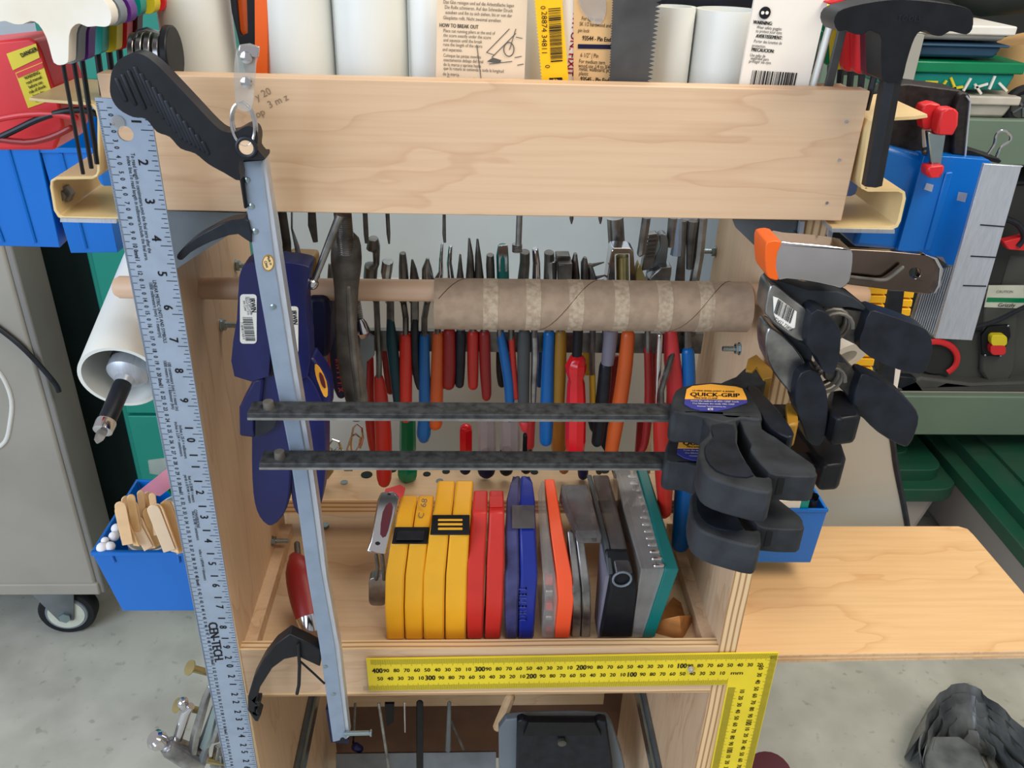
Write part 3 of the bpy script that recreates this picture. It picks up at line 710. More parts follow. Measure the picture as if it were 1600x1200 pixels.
# key reel behind the board's left end
t = thing('key_reel', 'round steel and black key reel with a wire ring beside the leftmost pipe', 'key reel', tuple(aty(240, 110, .01)))
P = aty(236, 84, .006); m = MB()
for i, (dx, r) in enumerate(((-.012, .013), (-.006, .014), (0, .0145), (.006, .014))): m.tube([P + Vector((dx * .9, 0, 0)), P + Vector((dx * .9 + .004, 0, 0))], r, 24)
obj('case', m, 'steel', t, bev=.0006)
m = MB().tube([P + Vector((.011, 0, 0)), P + Vector((.016, 0, 0))], .018, 24); obj('reel_cover', m, 'black_plastic', t, bev=.001)
m = MB(); m.tube([aty(213, 76, -.002), aty(208, 62, -.002), aty(215, 49, -.002), aty(230, 45, -.002), aty(248, 51, -.002), aty(258, 64, -.002), aty(258, 76, -.002)], .0012, 8); obj('wire_ring', m, 'steel', t)
# ================================================================== tools on the rail behind the dowel
GT = 'hand tools hung over the plier rail'
def pliers(name, label, cat, grip, jaw, front, back=None, back_mat=None, jaw_mat='dark_steel', y=.136, collar=None, extra=None):
    """jaw: list of (px,py,half width px[,y]) going up from the rail; front/back: grip paths going down"""
    base = aty(front[-1][0], front[-1][1], y)
    t = thing(name, label, cat, tuple(base), GT)
    m = MB(); ptube(m, jaw, .151, 10, 1.7, round=False); obj('jaw', m, jaw_mat, t, bev=.0006)
    f0 = front[0]; j0 = jaw[0]
    m = MB(); m.tube([aty(j0[0], j0[1], .151), aty(f0[0], f0[1] - 30, y), aty(f0[0], f0[1] + 4, y)], [max(.003, j0[2] * .5 * .0006), .003, .003], 8, 1.3); obj('shank', m, 'dark_steel', t)
    m = MB(); ptube(m, front, y, 12, .9, sm=3); obj('grip', m, grip, t)
    if back:
        m = MB(); yb = y + .036; ptube(m, back, yb, 10, .9, sm=3); obj('grip', m, back_mat or grip, t)
    return t
pl = pliers
t = pl('pliers', 'pliers with navy and red two-tone grips, left neighbour of the big C-clamp', 'pliers', 'navy_dark', [(520, 470, 6), (516, 440, 5), (515, 412, 2)], [(521, 520, 7), (524, 560, 9), (529, 600, 9), (533, 616, 7)], [(514, 500, 7), (515, 550, 7), (520, 600, 6)], 'grip_red')
m = MB()
for i, ch in enumerate('KNIPEX'): P = aty(527.5 + i * .9, 564 + i * 9, .128); text(m, ch, P, (.1, 0, -1), (1, 0, .1), mpp(P) * 11, 1, .05)
obj('lettering', m, 'grip_red', t)
pl('long_nose_tool', 'dark long-shanked pliers with bright red grips and square head, right of the C-clamp', 'pliers', 'grip_red', [(588, 470, 6), (587, 445, 11), (578, 440, 11), (580, 416, 11), (588, 412, 5), (588, 392, 6), (583, 386, 11), (583, 372, 8)], [(592, 592, 8), (595, 620, 11), (599, 680, 13), (600, 740, 12), (600, 752, 10)], [(577, 560, 7), (577, 620, 9), (582, 680, 9), (586, 708, 7)])
tag(obj('scraper', plate(MB(), [(563, 522), (572, 519), (585, 528), (585, 556), (573, 566), (572, 600), (566, 612), (560, 566)], .128, .004, 0), 'galvanised', bev=.0006), 'grey putty knife with pentagonal blade end hanging behind the C-clamp', 'putty knife')
pl('pliers', 'slim pliers with black-teal grips and chrome square head, left of the notched red grips', 'pliers', 'grip_teal', [(607, 470, 4), (604, 440, 6), (604, 424, 9), (606, 408, 9)], [(610, 500, 6), (613, 540, 9), (619, 600, 8), (622, 640, 6)], [(604, 545, 9), (607, 580, 8), (610, 610, 7)], 'grip_darkred', 'steel')
pl('end_cutter', 'pliers with bright orange-red notched grips hanging left of the blue grips', 'pliers', 'grip_bright', [(630, 470, 7), (631, 440, 8), (630, 415, 7), (629, 395, 5)], [(634, 527, 9), (634, 560, 10), (634, 620, 10), (634, 652, 9)], [(643, 545, 6), (643, 580, 7)], 'grip_darkred')
pl('side_cutter', 'pliers with thin black curved grips between notched red and blue ones', 'pliers', 'black_rubber', [(646, 470, 8), (648, 440, 8), (646, 420, 5), (644, 405, 1.5)], [(648, 500, 6), (648, 550, 7), (652, 590, 6), (655, 606, 4)])
pl('pliers', 'pliers with straight blue grips and chrome curved blade, next to an orange grip', 'pliers', 'grip_blue', [(668, 470, 7), (669, 440, 10), (667, 420, 8), (668, 403, 2)], [(663, 527, 8), (663, 580, 9), (664, 640, 10), (662, 676, 11), (662, 684, 9)], None, None, 'steel')
pl('pliers', 'pliers with long amber-orange grips just left of the cardboard tube\'s maroon neighbours', 'pliers', 'grip_orange', [(681, 470, 5), (684, 440, 8), (689, 425, 4), (689, 405, 3), (691, 380, 2)], [(684, 525, 9), (683, 580, 10), (681, 640, 11), (680, 662, 11)], None, None, 'chrome')
pl('pliers', 'pliers with broad flat maroon grips under the left end of the cardboard tube', 'pliers', 'grip_darkred', [(707, 470, 6), (705, 440, 6), (702, 410, 4), (704, 384, 3)], [(702, 520, 10), (702, 570, 11), (701, 600, 10)], [(694, 520, 8), (694, 600, 8)], None, 'chrome')
pl('pliers', 'pliers with short brown-black grips between maroon and red ones', 'pliers', 'black_rubber', [(719, 470, 7), (719, 440, 7), (719, 420, 4), (719, 397, 1.6)], [(720, 520, 8), (719, 570, 8), (718, 600, 7)])
pl('needle_pliers', 'needle-nose pliers with red grips and tall brown-black tips', 'pliers', 'grip_red', [(735, 470, 9), (735, 440, 8), (735, 400, 5), (733, 372, 1.6)], [(739, 522, 9), (739, 570, 9), (739, 602, 8)], None)
pl('needle_pliers', 'needle-nose pliers with dark red grips and blue-painted tips', 'pliers', 'grip_darkred', [(749, 470, 10), (749, 440, 8), (747, 400, 5), (746, 373, 1.6)], [(757, 522, 9), (758, 570, 9), (760, 610, 8), (760, 620, 7)], [(781, 540, 6), (782, 580, 7), (784, 600, 6)], 'black_rubber')
pl('pliers', 'pliers with slanting blue grips and ridged dark jaw, left of a thin red one', 'pliers', 'grip_blue', [(766, 470, 7), (767, 440, 7), (766, 415, 7), (766, 398, 6)], [(782, 520, 6), (789, 560, 8), (795, 600, 8), (797, 645, 7), (797, 654, 6)])
pl('rasp_plane', 'small teal-framed rasp with silver cutting face, its thin red grip below', 'rasp', 'grip_red', [(786, 470, 8), (786, 440, 10), (785, 400, 10), (786, 384, 8)], [(799, 525, 5), (802, 570, 5), (806, 620, 5)], None, None, 'teal_case')
m = MB(); plate(m, [(779, 384), (793, 383), (793, 425), (779, 425)], .142, .002); tag(obj('rasp_plate', m, 'chrome', bev=.0004), 'silver serrated plate mounted in the teal rasp frame', 'blade')
pl('channel_pliers', 'pliers with thick grey grips ending in red tips', 'pliers', 'grip_grey', [(816, 470, 9), (817, 440, 9), (820, 410, 8), (820, 393, 8)], [(819, 522, 10), (818, 570, 10), (818, 630, 9), (819, 654, 9)], None)
m = MB(); ptube(m, [(819, 660, 8.5), (820, 670, 6)], .136); tag(obj('grip_tip', m, 'grip_pink'), 'red dipped tip of the thick grey plier grip', 'grip tip')
pl('multi_tool', 'bright chrome utility tool hanging between grey and blue grips', 'tool', 'steel', [(834, 470, 8), (838, 440, 7), (838, 410, 6), (836, 388, 5)], [(835, 522, 6), (836, 560, 6), (834, 600, 5), (833, 640, 4)], None, None, 'chrome')
pl('pliers', 'pliers with the longest straight blue grips, right of the chrome tool', 'pliers', 'grip_blue', [(852, 470, 8), (856, 440, 7), (858, 410, 8), (858, 394, 8)], [(858, 522, 9), (856, 580, 10), (854, 650, 11), (853, 688, 10)], [(843, 540, 6), (843, 600, 6)], 'grip_blue')
pl('pliers', 'pliers with ochre yellow grips between long blue and red screwdriver', 'pliers', 'grip_ochre', [(862, 470, 8), (862, 440, 8), (861, 420, 9), (861, 405, 9)], [(876, 522, 9), (875, 570, 10), (873, 630, 9), (872, 644, 8)], [(917, 545, 7), (917, 580, 7)], 'grip_yellow', 'steel')
m = MB(); plate(m, [(869, 400), (891, 400), (891, 425), (869, 424)], .146, .014); plate(m, [(872, 413), (895, 412), (893, 448), (873, 448)], .136, .02); tag(obj('flat_nose_jaws', m, 'dark_steel', bev=.001), 'wide square steel jaws standing above the cardboard tube between round and chrome heads', 'pliers', GT)
# red screwdriver hanging
t = thing('screwdriver', 'large glossy red-handled nut driver hanging with its dark shank up', 'screwdriver', tuple(aty(900, 715, .12)))
m = MB(); ptube(m, [(904, 470, 8), (903, 520, 8), (901, 565, 8)], .12, round=False); obj('shank', m, 'black_plastic', t)
m = MB(); ptube(m, [(901, 566, 15), (900, 570, 17), (900, 580, 16), (900, 592, 12), (900, 600, 14), (900, 640, 16), (899, 690, 16), (899, 706, 14)], .12, 8); obj('handle', m, 'handle_red', t)
for (x, w_, h0, lab) in ((899, 7, 396, 'thin round-topped plier head above the tube, left one of two'), (914, 7, 402, 'thin round-topped plier head above the tube, right one of two')):
    m = MB(); ptube(m, [(x, 460, w_), (x, 430, w_), (x - 1, 410, w_ * .8), (x, h0, w_ * .4)], .15, 10, 1.8, round=False); tag(obj('plier_head', m, 'dark_steel'), lab, 'pliers', GT)
pl('pliers', 'slim pliers with thin bright yellow grips between red screwdriver and black grips', 'pliers', 'grip_yellow', [(928, 470, 6), (926, 440, 8), (924, 425, 5), (922, 412, 3)], [(925, 580, 5), (926, 620, 5), (925, 648, 4)], None)
pl('crimper', 'pliers with lavender-grey upper and black lower grips', 'pliers', 'black_rubber', [(945, 470, 6), (943, 440, 7)], [(946, 572, 10), (943, 610, 11), (938, 650, 10), (933, 690, 9)], None)
m = MB(); ptube(m, [(955, 515, 11), (952, 545, 11), (949, 568, 10)], .134, round=False); tag(obj('grip_sleeve', m, 'grip_lavender'), 'lavender-grey sleeve on the crimping pliers', 'sleeve')
pl('pliers', 'pliers with long curved orange grips sweeping down to the left', 'pliers', 'grip_orange', [(975, 480, 8), (972, 450, 8)], [(981, 524, 11), (977, 570, 12), (970, 620, 12), (961, 670, 12), (954, 715, 10)], [(962, 560, 6), (957, 600, 6), (953, 640, 5)], 'grip_darkred')
pl('pliers', 'pliers with slim dark red grips beside a chrome strip', 'pliers', 'grip_darkred', [(1012, 480, 7), (1012, 450, 7)], [(1012, 545, 6), (1014, 600, 7), (1013, 640, 7), (1008, 690, 6), (1002, 705, 5)], [(1021, 525, 5), (1020, 640, 4)])
tag(obj('steel_rod', ptube(MB(), [(1031, 524, 5), (1029, 560, 5), (1026, 640, 4)], .125), 'chrome'), 'flat polished rod hanging between dark red and pink-red grips', 'rod')
pl('pliers', 'big pliers with broad pink-red grips, second tool from the right panel', 'pliers', 'grip_pink', [(1040, 490, 8), (1036, 450, 8)], [(1048, 520, 10), (1050, 560, 13), (1054, 600, 13), (1052, 640, 12), (1046, 680, 12), (1040, 760, 12), (1037, 800, 11)], None)
pl('pliers', 'big pliers with a bright red back grip running down to the shelf', 'pliers', 'grip_red', [(1066, 500, 8), (1062, 450, 8)], [(1033, 640, 13), (1035, 700, 14), (1038, 760, 13), (1040, 800, 9)], y=.112)
t = pl('pliers', 'pliers with dark jaw sleeve and blue grips nearest the right panel', 'pliers', 'grip_blue', [(1074, 520, 12), (1074, 500, 12), (1076, 450, 9)], [(1075, 550, 10), (1076, 590, 11), (1074, 640, 12), (1070, 700, 13), (1067, 780, 14), (1063, 850, 14)])
# heads above the tube, right part
t = thing('pipe_clamp_tool', 'chrome folding head with square mouth and grey pipe stem above the tube', 'clamp', tuple(aty(965, 440, .14)), GT)
m = MB(); ptube(m, [(961, 340, 13), (964, 392, 13)], .17, 14, round=False); obj('stem', m, 'steel', t)
m = MB(); plate(m, [(948, 440), (955, 392), (958, 388), (986, 388), (990, 392), (995, 470), (983, 470), (982, 398), (961, 398), (962, 470), (944, 470)], .135, .02); obj('head', m, 'chrome', t, bev=.001)
m = MB(); ptube(m, [(972, 400, 10), (973, 450, 10)], .15, 12, round=False); obj('roller', m, 'brass_zinc', t)
t = thing('adjustable_wrench', 'adjustable wrench head with toothed jaw standing above the tube', 'wrench', tuple(aty(1015, 430, .15)), GT)
m = MB(); plate(m, [(1012, 367), (1027, 365), (1030, 372), (1020, 420), (1002, 424), (1008, 392)], .15, .01); obj('movable_jaw', m, 'steel', t, bev=.0008)
for i in range(6): 
    m = MB(); plate(m, [(1012 - i, 373 + i * 6), (1027 - i, 371 + i * 6), (1027 - i, 373.5 + i * 6), (1012 - i, 375.5 + i * 6)], .1485, .002); obj('tooth', m, 'dark_steel', t)
m = MB(); plate(m, [(1030, 368), (1042, 367), (1044, 390), (1040, 420), (1034, 470), (1010, 470), (1014, 425), (1025, 400), (1032, 385)], .154, .012, sm=2); obj('fixed_jaw', m, 'galvanised', t, bev=.001)
tag(obj('nipper_head', plate(MB(), [(1013, 437), (1032, 419), (1050, 417), (1049, 430), (1043, 460), (1020, 460), (1022, 440)], .142, .014), 'steel', bev=.001), 'angular silver nipper head right above the tube, before the adjustable wrench', 'nippers', GT)
tag(obj('snip_head', plate(MB(), [(993, 470), (993, 425), (999, 411), (1013, 445), (1014, 470)], .14, .012), 'brass_zinc', bev=.001), 'dull pointed snip blade above the tube beside the chrome head', 'snips', GT)
tag(obj('tool_bit_pair', ptube(ptube(MB(), [(920, 416, 4), (943, 410, 1.2)], .15, 8), [(924, 436, 4), (946, 430, 1.2)], .15, 8), 'black_iron'), 'two thin black prongs pointing right beside the chrome folding head', 'tool', GT)
for lab, pth, mt in (('tall grey file standing upright left of the adjustable wrench', [(1010, 340, 7), (1002, 395, 7), (998, 400, 3)], 'steel'), ('grey steel bar leaning behind the adjustable wrench', [(1052, 340, 8), (1047, 385, 7)], 'steel'), ('pale blue-white wrench handle beside a rusty rod', [(1060, 340, 7), (1058, 380, 8), (1056, 398, 9)], 'aluminium'), ('rusty grey chisel between the wrench handle and steel rod', [(1068, 345, 6), (1065, 400, 6), (1062, 440, 8), (1064, 500, 8)], 'black_iron'), ('longest square steel rod, leaning at the right panel', [(1098, 340, 8), (1092, 400, 8), (1083, 450, 8), (1078, 500, 7)], 'steel'), ('dark blade hanging beside the longest steel rod', [(1083, 345, 9), (1080, 370, 8), (1077, 420, 5)], 'black_iron')):
    tag(obj('steel_bar', ptube(MB(), pth, .165 if 'file' not in lab else .12, 8, round=False), mt), lab, 'bar', GT)
# screwdriver tips hanging from the top tray
for lab, pth, mt in (('widest of the hanging screwdriver tips, nearest the blue clamps', [(440, 325, 7), (448, 380, 7), (450, 430, 6)], 'black_iron'), ('thin pointed tip hanging behind the yellow sponge', [(456, 357, 1.5), (464, 385, 4), (470, 420, 5)], 'steel'), ('flat screwdriver tip left of the C-clamp screw', [(487, 325, 6), (488, 352, 7), (493, 378, 4)], 'black_iron'), ('slotted tip hanging just right of the C-clamp screw', [(570, 325, 4), (572, 365, 4), (573, 380, 3)], 'black_iron'), ('thin slotted tip hanging alone over the pale background', [(605, 325, 3.4), (607, 365, 3.2), (608, 381, 1.5)], 'dark_steel'), ('slim blade tip hanging above the blue strap head', [(694, 330, 2.6), (694, 365, 3), (695, 379, 2.2)], 'dark_steel'), ('thick round driver shank over the teal rasp', [(812, 330, 5), (810, 384, 5)], 'steel'), ('short cross tip left of its twin, under the board', [(893, 335, 3.4), (893, 342, 3.2), (893, 350, 1)], 'dark_steel'), ('short cross tip right of its twin, under the board', [(938, 335, 3.4), (938, 342, 3.2), (938, 350, 1)], 'dark_steel')):
    tag(obj('screwdriver_tip', ptube(MB(), [(pth[0][0], 250, pth[0][2])] + pth, .075, 10, .7, round=False), mt), lab, 'screwdriver', 'screwdrivers hung through the top tray')
m = MB()
for i in range(5): ptube(m, [(808, 381 + i * 2.6, 8), (808, 382.6 + i * 2.6, 8)], .10, 12, round=False)
tag(obj('knurled_collar', m, 'steel'), 'knurled steel collar on the thick hanging driver shank', 'collar')
tag(obj('sponge', plate(MB(), [(448, 399), (493, 401), (496, 430), (494, 460), (450, 460)], .085, .02), 'grip_ochre', bev=.003), 'yellow block standing behind the blue clamps', 'sponge')
# small stuff at the left of the rail
tag(obj('pipe_nut', ptube(MB(), [(503, 552, 10), (503, 572, 9), (504, 580, 6)], .10, 6, round=False), 'black_iron'), 'small dark hex fitting under the navy clamp body', 'nut')
# ================================================================== C-clamp
t = thing('c_clamp', 'large black cast C-clamp with silver screw and sliding handle hooked over the dowel', 'clamp', tuple(aty(556, 655, .028)))
m = MB(); ptube(m, [(541, 382, 23), (541, 410, 24), (541, 450, 19), (541, 480, 18), (541, 520, 17), (546, 560, 19), (553, 600, 19), (558, 630, 17), (557, 648, 12)], .028, 16, .8, sm=3); o = obj('frame', m, 'black_iron', t)
m = MB(); ptube(m, [(545, 450, 4), (548, 500, 6), (553, 560, 6), (560, 620, 5)], .012, 8, 1, sm=2); obj('frame_rib', m, 'black_iron', o)
m = MB(); a = aty(535, 330, .02); b = aty(541, 396, .024); n = 40
P = [a.lerp(b, i / n) for i in range(n + 1)]; m.tube(P, [.0068 if i % 2 else .0058 for i in range(n + 1)], 16); obj('screw', m, 'steel', t)
m = MB(); ptube(m, [(531, 336, 6.5), (512, 385, 6), (492, 436, 5)], -.002, 12, round=False); tb = obj('tommy_bar', m, 'steel', t)
m = MB(); c_ = aty(488, 443, -.002); m.ball(c_, .0047, 12); obj('bar_knob', m, 'chrome', tb)
t = thing('clamp_screw_pad', 'small threaded screw with chrome bell pad hanging right of the C-clamp', 'clamp screw', tuple(aty(566, 527, .08)))
a = aty(556, 462, .09); b = aty(562, 500, .09); n = 22; P = [a.lerp(b, i / n) for i in range(n + 1)]
obj('thread', MB().tube(P, [.0036 if i % 2 else .0029 for i in range(n + 1)], 12), 'steel', t)
m = MB(); ptube(m, [(562, 498, 5), (564, 505, 9), (567, 518, 12), (567, 522, 9), (566, 528, 4)], .088, 16, round=False); obj('bell_pad', m, 'chrome', t)
# ================================================================== blue bar clamps hanging over the dowel
def blue(label, body, block, lobe, y, extra=None):
    t = thing('bar_clamp', label, 'clamp', tuple(aty(lobe[0][0], max(p[1] for p in lobe), y)), 'big navy quick clamps over the dowel')
    m = MB(); plate(m, [(a, b + (7 if b < 450 else 0)) for a, b in body], y, .022, sm=2); b = obj('body', m, 'navy_plastic', t, bev=.004)
    m = MB(); plate(m, lobe, y + .006, .024, sm=3); obj('handle', m, 'navy_plastic', t, bev=.009, seg=3)
    if block:
        m = MB(); plate(m, block, y + .002, .03); jb = obj('jaw_block', m, 'navy_plastic', t, bev=.002)
        m = MB(); plate(m, [(399, 648), (414, 646), (434, 650), (428, 668), (415, 678), (399, 684)], y - .001, .004, sm=1); obj('jaw_hollow_shade', m, 'dusty_black', jb)  # dark inset, shade of the hollow put into its colour
        m = MB(); plate(m, [(419, 470), (430, 480), (432, 585), (421, 588)], y + .004, .01); obj('body_gap_shade', m, 'black_plastic', b)  # black filler plate stands for the shade between the two bodies
    return t, b
t, b = blue('navy quick clamp nearest the ruler, with whole barcode sticker', [(374, 424), (384, 407), (400, 403), (416, 408), (416, 440), (418, 500), (420, 588), (366, 588), (364, 535), (370, 500)], [(398, 592), (412, 592), (408, 632), (398, 640), (398, 685), (374, 682), (373, 638)], [(398, 590), (445, 590), (456, 650), (455, 740), (448, 795), (425, 822), (405, 808), (395, 770), (393, 690)], -.018)
def sticker(b, quad, y, seed, lx):
    m = MB(); plate(m, rrect(*quad, 5), y, .0004); s_ = obj('sticker', m, 'sticker_white', b)
    cx = (quad[0] + quad[2]) / 2; m = MB(); P = aty(cx + 1, quad[3] - 22, y - .0003); bars(m, P, (0, 0, -1), (1, 0, 0), mpp(P) * 42, mpp(P) * 15, seed, 22); obj('barcode', m, 'black_print', s_)
    m = MB()
    for k, (tx_, dx, sz) in enumerate((('IRWIN.', 7, 8.5), ('QUICK GRIP CLAMP', 2, 3.6), ('MEDIUM DUTY 24 IN', -2, 3.4), ('BAR CLAMP', -6, 3.4))):
        P = aty(cx + dx, quad[1] + 18, y - .0003); text(m, tx_, P, (0, 0, -1), (1, 0, 0), mpp(P) * sz * 1.3, .75, .03 if k == 0 else 0)
    P = aty(cx - 9, quad[3] - 20, y - .0003); text(m, '7 18548 51420 0', P, (0, 0, -1), (1, 0, 0), mpp(P) * 5.4, .8)
    obj('lettering', m, 'black_print', s_)
sticker(b, (375, 460, 401, 537), -.0186, 4, 0)
t, b = blue('navy quick clamp behind the channel, with half-covered barcode and yellow oval emblem', [(430, 410), (445, 403), (478, 408), (484, 416), (479, 445), (478, 495), (483, 530), (480, 590), (436, 590), (432, 500)], None, [(455, 590), (480, 588), (500, 620), (508, 660), (508, 740), (500, 795), (487, 812), (468, 806), (456, 780), (452, 690)], -.014)
sticker(b, (440, 479, 466, 553), -.0146, 9, 0)
m = MB(); plate(m, [(480, 466), (510, 466), (516, 490), (515, 558), (492, 562), (482, 545)], .04, .045, sm=0); obj('rear_body', m, 'navy_dark', t, bev=.004)
m = MB(); plate(m, [(482, 560), (498, 572), (514, 600), (516, 640), (505, 655), (480, 640)], -.006, .02, sm=2); f_ = obj('side_plate', m, 'navy_plastic', t, bev=.003)
m = MB(); plate(m, [(492, 570), (499, 574), (510, 596), (512, 618), (506, 619), (498, 600), (493, 585)], -.0068, .0006, sm=2); e_ = obj('oval_emblem', m, 'label_yellow', f_)
m = MB(); plate(m, [(499, 582), (505, 588), (509, 606), (504, 604), (500, 594)], -.0076, .0004, sm=2); obj('emblem_mark', m, 'maroon_plastic', e_)
tag(obj('clamp_bar', MB().box((-.185, .05, .96), (-.178, .065, 1.17)), 'black_plastic'), 'dark steel bar of the navy clamps between the two bodies', 'bar')
# ================================================================== two quick-grip clamps lying across the cart
def gripclamp(dz, label, x0, jaw):
    z = 1.036
    t = thing('quick_clamp', label, 'clamp', (.16, -.05, z - .03 + dz), 'dusty black one-handed bar clamps across the front')
    def at(mb):
        for i in range(len(mb.v)): mb.v[i] = mb.v[i] + Vector((0, 0, dz))
        return mb
    b = obj('bar', at(MB().box((x0, -.066, 1.0215), (.272, -.048, 1.0275))), 'dusty_bar', t, bev=.0008)
    obj('bar_edge', at(MB().box((x0, -.0668, 1.0222), (.272, -.0659, 1.0242))), 'steel', b)
    obj('stop_pin', at(MB().tube([(x0 + .014, -.058, 1.027), (x0 + .014, -.058, 1.033)], [.0042, .0038], 14, ref=(1, 0, 0))), 'black_iron', b)
    obj('head', at(slab(MB(), [(1049, 640), (1052, 618), (1064, 604), (1110, 597), (1158, 603), (1174, 615), (1190, 645), (1187, 656), (1160, 652), (1133, 660), (1105, 652), (1085, 646), (1062, 644)], z, .026, 2)), 'dusty_black', t, bev=.003)
    obj('fixed_handle', at(slab(MB(), [(1098, 640), (1112, 640), (1150, 655), (1152, 690), (1163, 715), (1182, 744), (1203, 744), (1207, 755), (1203, 770), (1160, 762), (1120, 750), (1100, 737), (1092, 715), (1093, 692), (1106, 680), (1109, 666), (1100, 655)], z - .001, .024, 2)), 'dusty_black', t, bev=.0025)
    obj('handle_web', at(slab(MB(), [(1112, 664), (1146, 664), (1149, 690), (1160, 716), (1178, 742), (1150, 744), (1120, 735), (1104, 716), (1103, 696), (1115, 682)], z + .0002, .01, 2)), 'black_rubber', t)
    tr = obj('trigger', at(slab(MB(), [(1140, 648), (1160, 637), (1187, 652), (1191, 670), (1212, 683), (1242, 705), (1270, 725), (1275, 736), (1272, 745), (1212, 742), (1197, 733), (1181, 716), (1172, 702), (1174, 694), (1163, 675), (1156, 656)], z - .002, .02, 2)), 'dusty_black', t, bev=.002)
    P = atz(1242, 752, z - .008)
    q = [atz(1214, 748, z - .006), atz(1266, 748, z - .006), atz(1264, 748, z - .0165), atz(1214, 748, z - .0165)]; mm_ = MB(); 
    a0 = atz(1216, 746, z - .004) + Vector((0, -.0008, 0)); a1 = atz(1268, 747, z - .004) + Vector((0, -.0008, 0)); mm_.hexa([a0 + Vector((0, 0, -.013)), a1 + Vector((0, 0, -.013)), a1 + Vector((0, .004, -.013)), a0 + Vector((0, .004, -.013)), a0, a1, a1 + Vector((0, .004, 0)), a0 + Vector((0, .004, 0))]); obj('trigger_hollow_shade', at(mm_), 'black_print', tr)  # black insert paints the shade inside the hollow trigger end
    obj('release_lever', at(slab(MB(), [(1168, 602), (1178, 600), (1192, 614), (1216, 640), (1238, 670), (1240, 680), (1231, 682), (1205, 668), (1188, 645), (1174, 622)], z - .002, .012, 2)), 'black_rubber', t, bev=.002)
    obj('jaw_arm', at(slab(MB(), [(1122, 600), (1150, 588), (1170, 570), (1192, 575), (1200, 592), (1178, 606), (1150, 606)], z - .004, .02, 2)), 'dusty_black', t, bev=.002)
    obj('jaw_pad', at(slab(MB(), [(1165, 578), (1169, 560), (1182, 553), (1208, 578), (1207, 590), (1193, 592), (1182, 574), (1176, 580)], z - .002, .022)), 'grip_ochre', t, bev=.001)
    obj('fixed_jaw', at(slab(MB(), jaw, z, .024, 1)), 'black_plastic', t, bev=.003)
    cx = sum(p[0] for p in jaw) / len(jaw)
    obj('pad_behind', at(slab(MB(), [(1228, 628), (1246, 628), (1248, 662), (1230, 664)], z - .004, .02)), 'grip_ochre', t, bev=.002)
    # printed label
    lo = [(1070, 622), (1073, 608), (1082, 603), (1110, 600), (1150, 604), (1160, 607), (1166, 620), (1168, 629), (1140, 638), (1120, 642), (1095, 641), (1080, 637), (1069, 631)]
    L_ = obj('label_sheet', at(slab(MB(), lo, z + .0009, .0006)), 'label_blue', t)
    obj('label_band', at(slab(MB(), [(1070, 623), (1073, 608), (1082, 603), (1110, 600), (1150, 604), (1160, 607), (1166, 620), (1167, 624)], z + .0013, .0004)), 'label_yellow', L_)
    m = MB(); zz = z + .0016; P = atz(1117, 617, zz); xd = atz(1150, 617.8, zz) - atz(1085, 616.2, zz); yd = atz(1117, 600, zz) - atz(1117, 630, zz); k = mpp(P)
    text(m, 'QUICK-GRIP', P, xd, yd, k * 17.5, .8, .03); text(m, 'LE MINI SERRE-JOINT A BARRE', atz(1115, 611, zz), xd, yd, k * 6.6, .75, .02); text(m, 'MINI BAR CLAMP', atz(1103, 622, zz), xd, yd, k * 6.4, .75, .02)
    obj('brand_lettering', at(m), 'black_print', L_)
    m = MB(); text(m, 'From the makers of VISE-GRIP Tools', atz(1117, 627, zz), xd, yd, k * 7, .7, .02); text(m, 'Des fabricant des outils VISE-GRIP', atz(1115, 631, zz), xd, yd, k * 6.6, .7, .02); text(m, 'American Tool Companies, Inc.', atz(1112, 635, zz), xd, yd, k * 5, .7, 0); text(m, '@', atz(1110, 639, zz), xd, yd, k * 9, 1, .03)
    obj('small_lettering', at(m), 'white_print', L_)
    return t
gripclamp(0, 'upper of the two dusty black one-handed bar clamps, whole yellow and blue label showing', -.1735, [(1296, 610), (1316, 607), (1332, 618), (1346, 642), (1346, 650), (1312, 654), (1300, 645), (1292, 630)])
gripclamp(-.0435, 'lower of the two dusty black one-handed bar clamps, label half hidden by the upper grip', -.170, [(1255, 590), (1262, 580), (1290, 588), (1318, 596), (1336, 618), (1343, 636), (1340, 648), (1308, 650), (1292, 632), (1280, 616)])
# ================================================================== spring clamps on the right panel
GS = 'spring clamps gripping the right panel edge'
t = thing('spring_clamp', 'chrome spring clamp with orange tip at the top of the right panel', 'clamp', tuple(aty(1330, 455, -.06)), GS)
m = MB(); plate(m, [(1213, 381), (1240, 380), (1290, 384), (1324, 389), (1333, 397), (1331, 425), (1327, 441), (1315, 451), (1298, 447), (1260, 440), (1230, 436), (1210, 434)], -.075, .022, sm=2); obj('upper_arm', m, 'chrome', t, bev=.004)
m = MB(); plate(m, [(1196, 385), (1203, 377), (1222, 378), (1215, 395), (1213, 420), (1217, 437), (1204, 436), (1197, 425)], -.078, .026, sm=2); obj('jaw_tip', m, 'orange_plastic', t, bev=.002)
m = MB(); plate(m, [(1320, 389), (1390, 393), (1452, 399), (1466, 405), (1473, 420), (1470, 445), (1463, 456), (1450, 460), (1380, 452), (1320, 444)], -.052, .005, holes=[circ(1430, 427, 8.5, 16)]); la = obj('lower_arm', m, 'chrome_brown_reflection', t, bev=.001)
m = MB(); plate(m, [(1445, 398), (1465, 404), (1474, 420), (1471, 446), (1462, 458), (1458, 461), (1466, 446), (1468, 420), (1460, 406)], -.056, .012, sm=0); obj('rolled_end', m, 'chrome', la, bev=.001)
m = MB(); ptube(m, [(1330, 433, 3), (1375, 438, 3), (1390, 434, 3), (1410, 418, 3)], -.056, 8, sm=2); obj('spring', m, 'black_iron', t)
